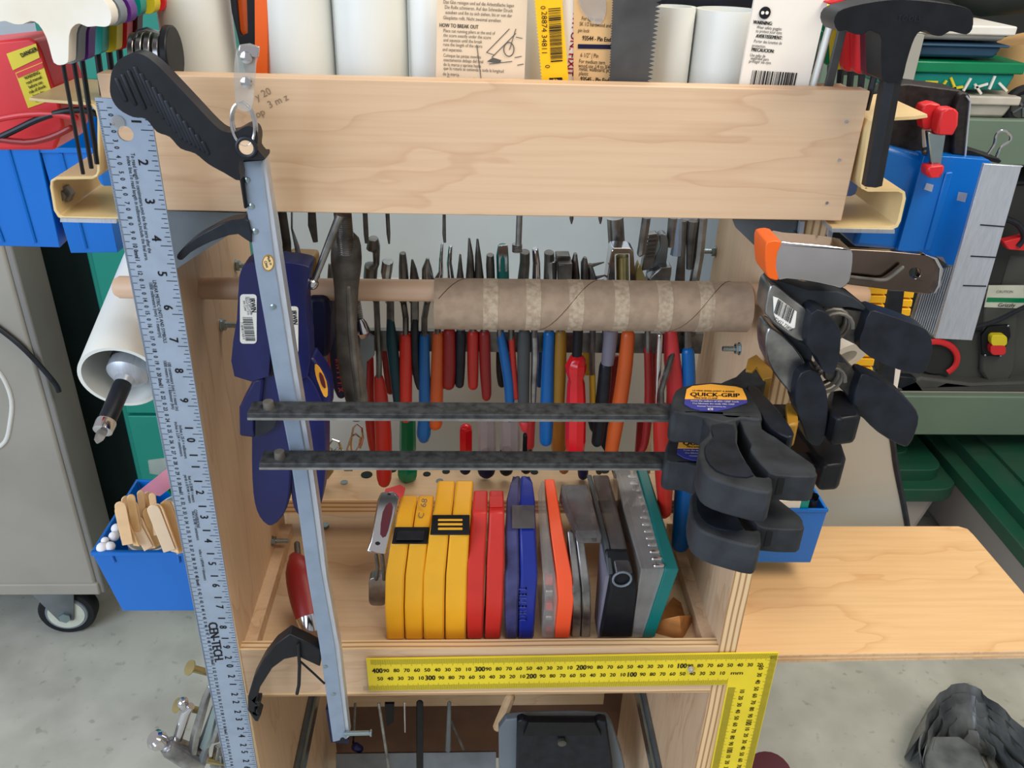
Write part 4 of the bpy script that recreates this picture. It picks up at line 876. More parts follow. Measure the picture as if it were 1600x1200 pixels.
def spring(lab, front, top, short, arm, long_, y, st=None, paint=None):
    t = thing('spring_clamp', lab, 'clamp', tuple(aty(short[0][0], max(p[1] for p in short), y)), GS)
    m = MB(); plate(m, arm, y + .012, .02, sm=1); obj('long_arm', m, 'dark_steel', t, bev=.001)
    m = MB(); plate(m, top, y + .010, .018, sm=1); obj('upper_plate', m, 'dusty_black', t, bev=.002)
    m = MB(); plate(m, front, y + .002, .022, sm=2); f = obj('jaw_plate', m, 'steel', t, bev=.003)
    m = MB(); plate(m, long_, y + .002, .017, sm=2); obj('long_grip', m, 'black_rubber', t, bev=.007, seg=3)
    m = MB(); plate(m, short, y - .008, .018, sm=2); obj('short_grip', m, 'black_rubber', t, bev=.007, seg=3)
    m = MB(); c0 = aty(sum(p[0] for p in arm) / len(arm) - 25, sum(p[1] for p in arm) / len(arm) - 4, y + .006)
    m.tube([c0 + Vector((.011 * math.cos(k / 2.5), .0016 * k / 4 - .008, .011 * math.sin(k / 2.5))) for k in range(46)], .0014, 6); obj('coil_spring', m, 'black_iron', t)
    return t, f
t, f = spring('upper black-gripped spring clamp with a barcode sticker on its jaw', [(1198, 470), (1203, 448), (1214, 447), (1235, 465), (1264, 488), (1266, 500), (1259, 534), (1232, 524), (1204, 502), (1196, 488)], [(1206, 437), (1225, 441), (1265, 454), (1310, 456), (1335, 466), (1362, 488), (1325, 480), (1290, 480), (1272, 486), (1262, 496), (1225, 470), (1202, 456)], [(1268, 490), (1286, 486), (1300, 498), (1312, 512), (1314, 530), (1311, 562), (1304, 581), (1294, 585), (1285, 578), (1276, 558), (1260, 538)], [(1290, 480), (1360, 488), (1356, 515), (1345, 543), (1315, 528), (1292, 505)], [(1360, 487), (1380, 490), (1437, 510), (1453, 523), (1457, 548), (1447, 577), (1438, 584), (1420, 582), (1383, 570), (1343, 545), (1350, 512)], -.072)
m = MB(); n_ = aty(0, 0, 0); ys = -.0712; plate(m, [(1208, 463), (1216, 466), (1245, 487), (1242, 512), (1232, 516), (1214, 502), (1209, 490)], ys, .0005); s_ = obj('sticker', m, 'sticker_white', f)
m = MB(); P = aty(1226, 487, ys - .0004); bars(m, P, (1, 0, -.62), (.1, 0, 1), mpp(P) * 36, mpp(P) * 24, 12, 22); obj('barcode', m, 'black_print', s_)
m = MB(); P = aty(1224, 507, ys - .0004); text(m, '72452 73808', P, (1, 0, -.62), (.6, 0, 1), mpp(P) * 8, .9); obj('lettering', m, 'black_print', s_)
spring('lower black-gripped spring clamp with an orange-brown rubbed jaw', [(1196, 535), (1200, 514), (1212, 516), (1240, 540), (1262, 575), (1258, 595), (1246, 622), (1218, 595), (1200, 565)], [(1204, 508), (1225, 518), (1262, 540), (1270, 552), (1268, 566), (1285, 584), (1280, 592), (1256, 580), (1232, 545)], [(1247, 592), (1258, 580), (1276, 580), (1288, 600), (1294, 625), (1293, 660), (1286, 690), (1276, 698), (1262, 690), (1256, 672), (1242, 630)], [(1285, 568), (1322, 565), (1346, 590), (1342, 636), (1312, 606), (1288, 592)], [(1343, 592), (1354, 585), (1395, 605), (1425, 632), (1436, 652), (1431, 676), (1420, 697), (1404, 695), (1372, 676), (1350, 655), (1332, 636)], -.066)
# ================================================================== cases standing on the shelf
def loft2(mb, L, R):
    n = len(L); b = len(mb.v); mb.v += [Vector(p) for p in L] + [Vector(p) for p in R]
    for i in range(n):
        j = (i + 1) % n; mb.f.append((b + i, b + j, b + n + j, b + n + i))
    mb.f.append(tuple(range(b, b + n))[::-1]); mb.f.append(tuple(range(b + n, b + 2 * n))); return mb
def case(mb, rows, a=0.0, c=1.0, yback=.15, lift=0.0):
    """rows: (py, y, px left, px right) from the bottom of the front, up and over the top; a..c = share of the width"""
    L, R = [], []
    for py, y, xl, xr in rows:
        p, q = aty(xl, py, y), aty(xr, py, y); L.append(p.lerp(q, a)); R.append(p.lerp(q, c))
    for l in (L, R):
        t = l[-1]; yb = t.y + .003; l.append(Vector((t.x, yb, t.z))); l.append(Vector((l[0].x, yb, l[0].z)))
    return loft2(mb, L, R)
GC = 'small plastic cases standing on the shelf'
def two_shell(name, label, rows, mat, mat2, gap=.012, yback=.15, seam=.5, bev=.002):
    t = thing(name, label, 'case', tuple(aty((rows[0][2] + rows[0][3]) / 2, rows[0][0], rows[0][1])), GC)
    obj('case_shell', case(MB(), rows, 0, seam - gap, yback), mat, t, bev=bev)
    obj('case_shell', case(MB(), rows, seam + gap, 1, yback), mat2, t, bev=bev)
    return t
def sub(rows, i, j): return rows[i:j]
def latch(t, rows, mat, lift, th, name='latch', yback=None):
    m = MB(); L, R = [], []
    for py, y, xl, xr in rows:
        L.append(aty(xl, py, y) + lift); R.append(aty(xr, py, y) + lift)
    L = L + [p - lift * (1 + th) for p in L[::-1]]; R = R + [p - lift * (1 + th) for p in R[::-1]]
    return obj(name, loft2(m, L, R), mat, t, bev=.0008)
up_ = Vector((0, -.0012, .0016))
r1 = [(1000, .032, 604, 661), (950, .032, 601, 661), (900, .032, 602, 663), (850, .032, 610, 667), (824, .050, 617, 673), (801, .066, 620, 675), (776, .088, 628, 678)]
t = two_shell('drill_bit_case', 'left yellow drill bit case with an all-black latch and pencilled size marks', r1, 'yellow_case', 'yellow_case', yback=.12)
l = latch(t, [(850, .031, 612, 668), (824, .049, 617, 671)], 'black_plastic', up_, .5)
latch(l, [(844, .0305, 619, 662), (830, .0445, 621, 664)], 'black_rubber', up_ * 1.4, .2, 'latch_badge')
m = MB(); k = aty(660, 790, .07)
text(m, 'C  68', aty(661, 794, .0665) + Vector((0, -.002, .001)), (.2, .5, .8), (-1, 0, .2), .008, 1.1, .02); obj('size_mark', m, 'pencil', t)
r2 = [(1000, .030, 662, 728), (940, .030, 661, 729), (900, .030, 662, 730), (836, .032, 670, 733), (805, .054, 677, 735), (787, .070, 680, 737), (753, .098, 684, 740)]
t = two_shell('drill_bit_case', 'right yellow drill bit case with three yellow bars on its black latch', r2, 'yellow_case', 'yellow_case', yback=.13)
l = latch(t, [(836, .031, 672, 734), (805, .053, 676, 734)], 'black_plastic', up_, .5)
for a, b in ((829, 825), (822, 818), (815, 811.5)):
    latch(l, [(a, .031 + (836 - a) * .00071, 684, 723), (b, .031 + (836 - b) * .00071, 684.5, 723)], 'yellow_case', up_ * 1.35, .2, 'latch_bar')
r3 = [(999, .030, 730, 782), (950, .030, 729, 786), (880, .030, 730, 788), (800, .056, 738, 788), (768, .086, 740, 787)]
t = two_shell('hinged_case', 'plain red plastic case with a dark gap down its middle', r3, 'red_case', 'red_case', gap=.028, yback=.13)
latch(t, [(793, .062, 765, 786), (776, .078, 764, 786)], 'red_case', up_ * 1.5, .3, 'hinge_knuckle')
r4 = [(999, .030, 790, 834), (940, .030, 789, 838), (900, .030, 790, 841), (830, .050, 789, 837), (780, .082, 790, 837), (754, .105, 796, 834), (745, .115, 805, 824)]
t = thing('accessory_case', 'rotary tool accessory case, dark blue with a clear smoky left half and grey latch', 'case', tuple(aty(812, 999, .03)), GC)
obj('case_shell', case(MB(), r4, .46, 1, .15), 'blue_case', t, bev=.003); obj('clear_lid', case(MB(), r4, 0, .44, .15), 'blue_clear', t, bev=.003)
latch(t, [(826, .051, 800, 836), (790, .075, 799, 835)], 'smoke_plastic', up_ * 1.2, .3)
m = MB(); 
for i, ch in enumerate('DREMEL'): P = aty(817.5, 966 - i * 9.3, .0292); text(m, ch, P, (0, 0, 1), (-1, 0, 0), mpp(P) * 17, .95, .03)
obj('brand_lettering', m, 'case_blue_light', t)
r5 = [(997, .030, 867, 890), (937, .030, 873, 897), (900, .032, 870, 894), (830, .058, 860, 880), (751, .115, 851, 866)]
t = thing('bit_case', 'bright orange edged case with a clear bulging left side', 'case', tuple(aty(870, 997, .03)), GC)
obj('orange_spine', case(MB(), r5, 0, 1, .15), 'orange_case', t, bev=.001)
r5c = [(997, .031, 846, 867), (937, .031, 853, 873), (900, .033, 848, 869), (830, .060, 842, 859), (770, .102, 842, 852), (753, .114, 847, 851)]
obj('clear_cover', case(MB(), r5c, 0, .97, .15), 'clear_plastic', t, bev=.002)
for i in range(5):
    P = aty(858, 985 - i * 20, .045); obj('hole_saw', MB().tube([P - Vector((.004, 0, 0)), P + Vector((.003, 0, 0))], .006, 12), 'steel' if i % 2 else 'grip_bright', t)
# chrome tins
for lab, xs in (('left of two thin chrome edged tins beside the orange case', (893, 907, 886, 897)), ('right of two thin chrome edged tins beside the orange case', (908, 922, 898, 911))):
    rr = [(996, .035, xs[0], xs[1]), (960, .030, xs[0] + 2, xs[1] + 2), (920, .030, xs[0] + 1, xs[1] + 1), (830, .06, xs[2], xs[3])]
    tag(obj('metal_tin', case(MB(), rr, 0, 1, .14), 'steel', bev=.003), lab, 'tin', 'chrome edged tins')
t = thing('wrapped_tool', 'grey tool in a crumpled clear sleeve lying over the chrome tins', 'tool', tuple(aty(915, 840, .05)))
m = MB(); rr = [(838, .045, 903, 941), (830, .047, 900, 938), (800, .07, 888, 930), (770, .10, 876, 922), (757, .115, 877, 918)]
L = [aty(r[2], r[0], r[1]) for r in rr]; R = [aty(r[3], r[0], r[1]) for r in rr]; dn = Vector((0, 0, -.009))
obj('sleeve', loft2(MB(), L + [p + dn for p in L[::-1]], R + [p + dn for p in R[::-1]]), 'smoke_plastic', t, bev=.001)
L2 = [l.lerp(r, .2) + Vector((0, 0, -.002)) for l, r in zip(L, R)]; R2 = [l.lerp(r, .8) + Vector((0, 0, -.002)) for l, r in zip(L, R)]
obj('steel_body', loft2(MB(), L2 + [p + dn * .5 for p in L2[::-1]], R2 + [p + dn * .5 for p in R2[::-1]]), 'steel', t)
t = thing('card_insert', 'lavender card insert leaning against the dusty black case', 'card', tuple(aty(945, 990, .03)))
obj('card_sheet', case(MB(), [(996, .034, 934, 937), (900, .034, 946, 952), (850, .06, 938, 942)], 0, 1, .12), 'grip_lavender', t)
rk_ = [(996, .030, 937, 988), (922, .030, 955, 996), (900, .033, 952, 992), (850, .055, 945, 978), (744, .125, 917, 951)]
t = thing('driver_case', 'dusty black case with a clear grey lid between lavender card and teal case', 'case', tuple(aty(962, 996, .03)), GC)
obj('case_body', case(MB(), rk_[:3] + [(860, .048, 946, 981)], 0, 1, .13), 'black_plastic', t, bev=.002)
obj('clear_lid', case(MB(), [(898, .031, 952, 990)] + rk_[3:], .25, 1, .145), 'smoke_plastic', t, bev=.002)
obj('lid_edge', case(MB(), [(898, .030, 950, 990)] + rk_[3:], 0, .22, .145), 'grip_grey', t, bev=.001)
m = MB(); P = aty(972, 905, .029); m.tube([P + Vector((math.cos(k * math.pi / 8) * .009, 0, math.sin(k * math.pi / 8) * .009)) for k in range(16)], .0012, 6, closed=True); obj('embossed_ring', m, 'grey_plastic', t)
rt_ = [(996, .030, 1005, 1023), (890, .030, 1040, 1061), (796, .095, 1014, 1030), (719, .160, 992, 1007)]
t = thing('long_case', 'largest case, teal edged with a clear ribbed lid, leaning right', 'case', tuple(aty(1005, 996, .03)), GC)
obj('teal_back', case(MB(), rt_, 0, 1, .165), 'teal_case', t, bev=.001)
rc_ = [(996, .031, 986, 1005), (890, .031, 1002, 1040), (796, .096, 974, 1014), (725, .156, 958, 992)]
obj('clear_lid', case(MB(), rc_, 0, .98, .165), 'clear_plastic', t, bev=.001)
obj('inner_tray', case(MB(), [(996, .036, 990, 1000), (895, .038, 1010, 1030), (796, .1, 984, 1004), (735, .152, 966, 984)], 0, 1, .16), 'machine_dark', t)
for i in range(14):
    f_ = i / 14; a = aty(1033 - 44 * f_, 885 - 150 * f_, .034 + .118 * f_); obj('chrome_bit', MB().tube([a + Vector((-.006, 0, .001)), a + Vector((.001, 0, .001))], .0024, 8, round=True), 'chrome', t)
tag(obj('wood_block', MB().hexa([aty(1025, 996, .04), aty(1066, 998, .03), aty(1092, 975, .075), aty(1050, 972, .09), aty(1025, 970, .04), aty(1062, 962, .03), aty(1093, 962, .075), aty(1052, 932, .09)]), 'oak_block', bev=.001), 'small orange-brown oak block in the shelf corner by the teal case', 'block')
# red handled tool and the rest on the left of the shelf
t = thing('red_handled_tool', 'tool with fat dark red handle and chrome ferrule lying at the left of the shelf', 'tool', tuple(aty(490, 998, .04)))
m = MB(); ptube(m, [(462, 873, 11, .10), (468, 890, 22, .085), (475, 920, 25, .07), (481, 948, 24, .055), (484, 966, 21, .045)], .06, 20, sm=2); obj('handle', m, 'grip_darkred', t)
m = MB(); ptube(m, [(484, 963, 22, .046), (488, 980, 20, .038), (491, 998, 17, .034)], .04, 20, round=False); obj('ferrule', m, 'chrome', t)
m = MB(); ptube(m, [(464, 850, 4.5, .11), (466, 872, 5, .10)], .1, 10); obj('tip', m, 'black_iron', t)
t = thing('folding_knife', 'chrome folding tool with a brown inlay standing left of the yellow cases', 'knife', tuple(aty(590, 940, .05)))
m = MB(); q = [(572, 862), (578, 846), (590, 780), (595, 769), (616, 768), (624, 778), (608, 846), (603, 866)]
P0 = aty(590, 860, .04); n_ = Vector((0, -.75, .66)); nslab(m, q, P0, n_, .008, 0); obj('frame', m, 'chrome', t, bev=.0015)
m = MB(); nslab(m, [(594, 835), (598, 800), (608, 785), (614, 792), (610, 815), (603, 838)], P0 + n_ * .0005, n_, .001, 2); obj('inlay', m, 'maroon_plastic', t)
m = MB(); nslab(m, circ(590, 849, 4, 12, 3), P0 + n_ * .0006, n_, .001); nslab(m, circ(608, 772, 3, 10, 1.6), P0 + n_ * .0006, n_, .001); obj('rivet_hole', m, 'black_print', t)
m = MB(); ptube(m, [(588, 868, 3), (590, 885, 3), (588, 905, 3)], .05, 8); ptube(m, [(597, 868, 3), (599, 885, 3), (600, 905, 3)], .05, 8); obj('wire_leg', m, 'black_iron', t)
m = MB(); plate(m, rrect(576, 903, 604, 947, 8), .05, .012); obj('lower_case', m, 'steel', t, bev=.002)
tag(obj('pink_tab', slab(MB(), [(600, 775), (602, 764), (625, 757), (633, 762), (628, 784), (612, 784)], .79, .002), 'grip_pink'), 'translucent pink plastic tab behind the chrome folding tool', 'tab')
# ================================================================== screwdrivers standing in the rack board
GR = 'screwdrivers standing in the rack board'
def sd(label, parts, name='screwdriver'):
    last = parts[-1][2][-1]
    t = thing(name, label, 'screwdriver', tuple(aty(last[0], last[1], .205)), GR)
    for nm, mt, pth, n in parts: obj(nm, ptube(MB(), pth, .205, n, 1.0), mt, t)
    return t
sd('screwdriver with fluted green handle and hexagonal flange', [('handle', 'handle_green', [(637, 640, 12), (637, 690, 13), (637, 702, 13), (637, 712, 10), (637, 722, 10)], 8), ('flange', 'handle_green', [(637, 722, 11), (637, 730, 17), (637, 738, 17)], 6)])
sd('small screwdriver with red handle cap and navy neck', [('handle', 'handle_red', [(728, 672, 11), (728, 712, 11)], 6), ('neck', 'navy_dark', [(727, 714, 8), (727, 722, 7), (727, 733, 9)], 14)])
sd('screwdriver with thick clear handle and navy neck', [('handle', 'handle_clear', [(761, 645, 13), (761, 690, 14), (761, 706, 14)], 8), ('neck', 'navy_dark', [(760, 710, 10), (760, 722, 10), (760, 734, 14)], 14)])
sd('screwdriver with beige translucent handle and black collar', [('handle', 'handle_clear', [(797, 645, 16), (797, 700, 16)], 8), ('neck', 'black_plastic', [(791, 708, 11), (791, 722, 10), (791, 733, 11)], 14)])
sd('thin black-handled driver beside the pink striped rod', [('handle', 'black_plastic', [(822, 680, 5), (821, 710, 5), (822, 732, 9)], 10)])
sd('pink and silver striped rod handle', [('handle', 'grip_pink', [(832, 640, 6), (829, 670, 7), (828, 696, 7)], 10), ('shaft', 'steel', [(827, 698, 6), (826, 722, 5)], 8)])
sd('screwdriver with amber handle behind the ochre plier grip', [('handle', 'handle_amber', [(873, 655, 12), (873, 700, 12)], 10), ('neck', 'oak_block', [(881, 705, 9), (881, 733, 8)], 12)])
sd('stubby blue knurled driver with a grey cap', [('handle', 'navy_plastic', [(911, 728, 9), (911, 742, 8)], 12), ('cap', 'grey_plastic', [(912, 716, 11), (911, 724, 10)], 14)])
sd('small yellow-tufted brush in the rack', [('handle', 'grip_yellow', [(928, 712, 8), (932, 728, 6)], 7), ('neck', 'black_iron', [(934, 730, 4), (936, 737, 5)], 8)], 'brush')
t = thing('tin_snips', 'black handled snips standing in the rack behind the orange grip', 'snips', tuple(aty(940, 738, .2)), GR)
m = MB(); plate(m, [(916, 650), (934, 640), (950, 645), (960, 690), (972, 745), (960, 750), (948, 712), (935, 690), (922, 672)], .2, .012); obj('handle', m, 'black_rubber', t, bev=.002)
t = thing('wooden_rule', 'slim dark red wooden rule standing by the right panel', 'rule', tuple(aty(1000, 740, .2)), GR)
obj('red_face', plate(MB(), [(998, 640), (1009, 640), (1003, 740), (991, 740)], .2, .006), 'grip_darkred', t)
obj('wood_face', plate(MB(), [(1010, 640), (1020, 640), (1016, 740), (1004, 740)], .2, .006), 'wood_handle', t)
t = thing('wire_clips', 'tangle of chrome wire loops on clips in the rack beside the navy clamp', 'clips', tuple(aty(540, 735, .2)), GR)
for pth in ([(550, 712), (548, 690), (552, 668), (558, 662), (565, 668), (567, 684), (563, 700)], [(541, 722), (543, 700), (548, 684), (556, 678), (563, 684), (561, 696), (555, 706)], [(512, 712), (513, 695), (520, 687), (529, 690), (534, 704)], [(515, 722), (520, 705), (528, 700), (536, 706), (532, 720)]):
    obj('wire_loop', MB().tube([aty(a, b, .2) for a, b in pth], .0014, 8), 'chrome', t)
obj('clip_body', plate(MB(), [(508, 702), (518, 706), (521, 738), (512, 750), (506, 745)], .19, .008), 'brass_zinc', t, bev=.001); obj('clip_body', plate(MB(), [(538, 712), (550, 706), (551, 737), (537, 737)], .2, .008), 'steel', t, bev=.001)
# ================================================================== inside the lower compartment
yl = .25
for lab, pth, y_, mt in (('long thin steel rod standing leftmost in the lower compartment', [(592, 1100, 2.5), (608, 1205, 2.5)], .2, 'steel'), ('flat black bar standing upright in the lower compartment', [(656, 1098, 5.5), (656, 1210, 5.5)], .2, 'black_plastic'), ('grey tapered steel bar right of the black one', [(702, 1098, 3), (700, 1172, 4.5)], .22, 'galvanised'), ('thin leaning rod beside the grey tapered bar', [(704, 1125, 2), (724, 1170, 2.5)], .24, 'black_iron'), ('thin bright nail-like rod hanging below the rail', [(632, 1098, 1.6), (633, 1144, 1)], .25, 'chrome'), ('long thin rod in front of the metal strip', [(555, 1100, 2), (552, 1165, 2.4)], .28, 'dark_steel')):
    tag(obj('metal_rod', ptube(MB(), pth, y_, 8, .6), mt), lab, 'rod', 'tools standing in the lower compartment')
tag(obj('knife', plate(MB(), [(601, 1100), (616, 1100), (615, 1128), (604, 1136)], .25, .004), 'black_plastic'), 'short black angled blade hanging under the lower rail', 'blade')
tag(obj('metal_strip', MB().hexa([aty(525, 1178, .26), aty(775, 1175, .26), aty(775, 1173, .28), aty(525, 1176, .28), aty(525, 1215, .24) , aty(775, 1212, .24), aty(775, 1212, .26), aty(525, 1215, .26)]), 'galvanised'), 'wide dull aluminium strip lying at the bottom of the lower compartment', 'strip')
tag(obj('wood_peg', ptube(MB(), [(797, 1090, 8), (783, 1125, 9), (778, 1135, 8)], .22, 8), 'stick_wood'), 'slanting wooden peg at the top of the lower compartment', 'peg')
tag(obj('blue_tape', ptube(MB(), [(556, 1167, 7), (562, 1170, 6)], .27, 12), 'navy_plastic'), 'small blue tape roll at the back of the lower compartment', 'tape')
t = thing('plastic_bin', 'grey bin with a black worn tray face in the lower compartment', 'bin', tuple(aty(870, 1230, .15)))
m = MB(); plate(m, [(780, 1240), (779, 1140), (790, 1125), (820, 1122), (900, 1120), (950, 1124), (957, 1135), (972, 1180), (985, 1240)], .18, .012); obj('bin_wall', m, 'grey_plastic', t, bev=.004)
m = MB(); plate(m, [(806, 1240), (808, 1128), (816, 1125), (826, 1129), (930, 1129), (936, 1126), (948, 1128), (957, 1190), (960, 1240)], .165, .012); obj('tray_face', m, 'black_rubber', t, bev=.002)
m = MB(); plate(m, [(826, 1129), (930, 1129), (940, 1150), (818, 1150)], .160, .006); obj('tray_recess', m, 'black_plastic', t, bev=.001)
m = MB(); P = aty(878, 1158, .162); m.tube([P, P - Vector((0, .004, 0))], .006, 10); obj('centre_stud', m, 'black_iron', t)
# ================================================================== left side: hex keys in a cream bracket
def strip(mb, px, wpx, y, th):
    """bent sheet: centre line in pixels, thickness in pixels, extruded back"""
    P = [Vector((a, b, 0)) for a, b in px]; A, B = [], []
    for i, p in enumerate(P):
        d = (P[min(i + 1, len(P) - 1)] - P[max(i - 1, 0)]).normalized(); n = Vector((-d.y, d.x, 0)) * wpx / 2
        A.append(p + n); B.append(p - n)
    return plate(mb, [(v.x, v.y) for v in A + B[::-1]], y, th)
t = thing('hex_key_bracket', 'cream sheet-metal bracket holding coloured T-handle hex keys, left of the board', 'bracket', tuple(aty(130, 341, .0)))
m = MB(); strip(m, [(45, 155), (60, 157), (132, 162), (144, 165), (151, 172), (154, 184), (154, 268), (151, 275), (144, 278), (88, 279), (81, 283), (80, 292), (86, 328), (92, 338), (100, 341), (190, 342)], 5, -.02, .075); obj('bent_sheet', m, 'cream_enamel', t, bev=.0006)
m = MB(); strip(m, [(94, 344), (182, 346)], 6, -.022, .07); obj('support_ledge', m, 'raw_aluminium', t)
P = aty(104, 300, .0); m = MB(); m.tube([P, P + Vector((0, -.006, 0))], .0062, 6); m.tube([P, P + Vector((0, -.010, 0))], .0035, 12); obj('bolt', m, 'steel', t)
m = MB(); 
m.box(tuple(aty(146, 262, .0) - Vector((.001, 0, 0))), tuple(aty(140, 180, .03))); 
GL_ = 'T-handle hex keys in the left bracket'
white = [(-40, -6), (0, -14), (60, -16), (140, -12), (162, 0), (173, 18), (173, 36), (165, 42), (150, 41), (136, 42), (124, 37), (114, 42), (108, 56), (107, 92), (104, 99), (94, 102), (84, 98), (79, 82), (72, 58), (60, 38), (48, 33), (36, 38), (22, 38), (8, 33), (-8, 35), (-30, 28)]
for i, (lab, mt, dx, dy, y, sx0, sx1, sy1, r) in enumerate((
        ('white T-handle hex key, largest and foremost in the left bracket', 'white_plastic', 0, 0, -.055, 98, 130, 272, 3.2),
        ('grey T-handle hex key just behind the white one', 'grey_plastic', 15, -2, -.040, 115, 143, 263, 3.6),
        ('purple T-handle hex key behind the grey one', 'purple_plastic', 31, -6, -.025, 128, 152, 256, 4),
        ('teal T-handle hex key in the left bracket', 'teal_plastic', 54, -16, .0, 152, 168, 200, 5),
        ('yellow T-handle hex key behind the teal one on the left', 'yellow_plastic', 76, -20, .015, 170, 183, 180, 5),
        ('red T-handle hex key behind the yellow one on the left', 'red_plastic', 92, -24, .03, 186, 196, 170, 5),
        ('maroon T-handle hex key, smallest at the back of the left bracket', 'maroon_plastic', 108, -28, .045, 203, 210, 165, 5))):
    t = thing('hex_key', lab, 'hex key', tuple(aty(sx1, sy1, y)), GL_)
    k = 1 - .10 * (i >= 3); m = MB(); plate(m, [(98 + dx + (a - 98) * k, (b + dy)) for a, b in white], y, .011, sm=2); obj('handle', m, mt, t, bev=.004, seg=3)
    a = aty(sx0, 97 + dy, y + .005); b = aty(sx1, sy1, y + .005); m = MB(); m.tube([a, b], r * mpp(a), 6); obj('hex_shaft', m, 'black_plastic', t)
# cutouts of shafts below
# big blue bins with red case
def bin_(label, rim, z, h, taper=.86, group=None, mat='bin_blue', slots=()):
    """open bin: rim corners in pixels at height z (front left, front right, back right, back left)"""
    R4 = [atz(a, b, z) for a, b in rim]; c = sum(R4, Vector()) / 4
    B4 = [Vector((c.x + (p.x - c.x) * taper, c.y + (p.y - c.y) * taper, z - h)) for p in R4]
    t = thing('storage_bin', label, 'bin', (c.x, c.y, z - h), group)
    th = .0028; m = MB(); long_rib = group is not None
    def inset(Q, k): cc = sum(Q, Vector()) / 4; return [q + (cc - q).normalized() * k for q in Q]
    Ri, Bi = inset(R4, th * 1.4), [p + Vector((0, 0, th)) for p in inset(B4, th * 1.4)]
    m.v = R4 + B4 + Ri + Bi
    for i in range(4):
        j = (i + 1) % 4
        m.f += [(i, j, 4 + j, 4 + i), (8 + i, 12 + i, 12 + j, 8 + j), (i, 8 + i, 8 + j, j)]
    m.f += [(4, 5, 6, 7), (15, 14, 13, 12)]
    obj('bin_shell', m, mat, t, bev=.0008)
    f0, f1 = R4[0], R4[1]; d = (f1 - f0)
    m = MB(); 
    a = f0 + Vector((0, -.0015, 0)); bb = f1 + Vector((0, -.0015, 0)); m.hexa([a + Vector((0, 0, -.004)), bb + Vector((0, 0, -.004)), bb + Vector((0, .003, -.004)), a + Vector((0, .003, -.004)), a, bb, bb + Vector((0, .003, 0)), a + Vector((0, .003, 0))]); obj('rim_bead', m, mat, t)
    for s_ in slots:
        a = R4[0].lerp(R4[1], s_); q = B4[0].lerp(B4[1], s_); m = MB(); m.tube([a.lerp(q, .04) + Vector((0, -.0005, 0)), a.lerp(q, .95 if long_rib else .16) + Vector((0, -.0005, 0))], .002 if long_rib else .0014, 6); obj('moulded_rib', m, mat, t)
    return t, R4, B4
t, R4, B4 = bin_('blue hanging bin at the photo\'s left edge, holding the red tester case and cables', [(-90, 222), (58, 226), (150, 166), (0, 160)], 1.13, .115, .84, 'blue hanging bins', slots=(.25, .68))
t, R4, B4 = bin_('blue hanging bin below the cream bracket on the left, half behind the front one', [(62, 232), (150, 232), (228, 190), (150, 172)], 1.125, .115, .9, 'blue hanging bins', slots=(.35,))
t = thing('tester_case', 'red plastic case with yellow warning stickers sitting in the left blue bin', 'case', tuple(atz(30, 230, 1.10)))
yr = .02
m = MB(); plate(m, [(-60, 70), (-5, 64), (44, 59), (56, 64), (64, 80), (92, 160), (100, 200), (85, 235), (-60, 235)], yr, .05, sm=0); b = obj('body', m, 'red_plastic', t, bev=.006, seg=3)
m = MB(); plate(m, [(10, 84), (56, 68), (62, 90), (20, 110)], yr - .0006, .0006); s1 = obj('warning_sticker', m, 'yellow_plastic', t)
m = MB(); plate(m, [(24, 114), (66, 97), (84, 155), (44, 169)], yr - .0006, .0006); s2 = obj('warning_sticker', m, 'yellow_plastic', t)
m = MB(); plate(m, [(25, 115), (66, 98), (68, 106), (28, 122)], yr - .0010, .0004); obj('sticker_header', m, 'red_plastic', s2)
m = MB()
for i in range(6): P = aty(50 + i * 2.6, 118 + i * 7.2, yr - .0012); text(m, ('WARNING', 'read manual', 'before use', 'risk of shock', 'keep dry', 'eye wear')[i], P, (1, 0, .40), (-.40, 0, 1), mpp(P) * 7, .8, .02)
obj('sticker_text', m, 'black_print', s2)
m = MB(); P = aty(45, 82, yr - .0012); text(m, 'DANGER', P, (1, 0, .40), (-.40, 0, 1), mpp(P) * 9, .8, .05); obj('sticker_text', m, 'black_print', s1)
for lab, mt, pth in (('black cable curving over the red tester case', 'black_rubber', [(-30, 228), (20, 205), (60, 186), (100, 174), (130, 172), (150, 178)]), ('upper red cable lying on the tester case', 'red_plastic', [(-30, 192), (30, 180), (80, 178), (118, 184)]), ('lower red cable loop inside the blue bin', 'grip_darkred', [(-20, 215), (40, 222), (80, 214), (110, 200)])):
    tag(obj('cable', ptube(MB(), [(a, b, 5) for a, b in pth], -.002, 10, sm=3), mt), lab, 'cable', 'tester cables')
# white tube with ratchet driver
t = thing('white_tube', 'large white plastic tube pointing down at the left, a bit driver sticking out of it', 'pipe', tuple(atz(190, 640, .86)))
a = aty(188, 590, .02); b = aty(285, 320, .27); ax = (b - a).normalized()
obj('tube_wall', MB().pipe(a, a + ax * .36, .0325, .0295, 48), 'pvc', t)
P = a
t = thing('ratchet_driver', 'silver and black bit driver with a cross-head tip poking out of the white tube', 'screwdriver', tuple(aty(155, 695, -.02)))
c0 = aty(205, 570, .035); d = (aty(153, 690, -.035) - c0).normalized()
L = (aty(153, 690, -.035) - c0).length
def at_(f): return c0 + d * (L * f)
obj('chuck', MB().tube([at_(-.25), at_(-.02), at_(0), at_(.10), at_(.12)], [.017, .0175, .0155, .0155, .011], 24), 'black_plastic', t)
obj('chrome_collar', MB().tube([at_(.0), at_(.04), at_(.13), at_(.18), at_(.20), at_(.26)], [.0165, .0168, .0165, .012, .008, .007], 24), 'raw_aluminium', t)
obj('shaft_sleeve', MB().tube([at_(.24), at_(.30), at_(.74), at_(.76)], [.0065, .0072, .0068, .0062], 16), 'black_rubber', t)
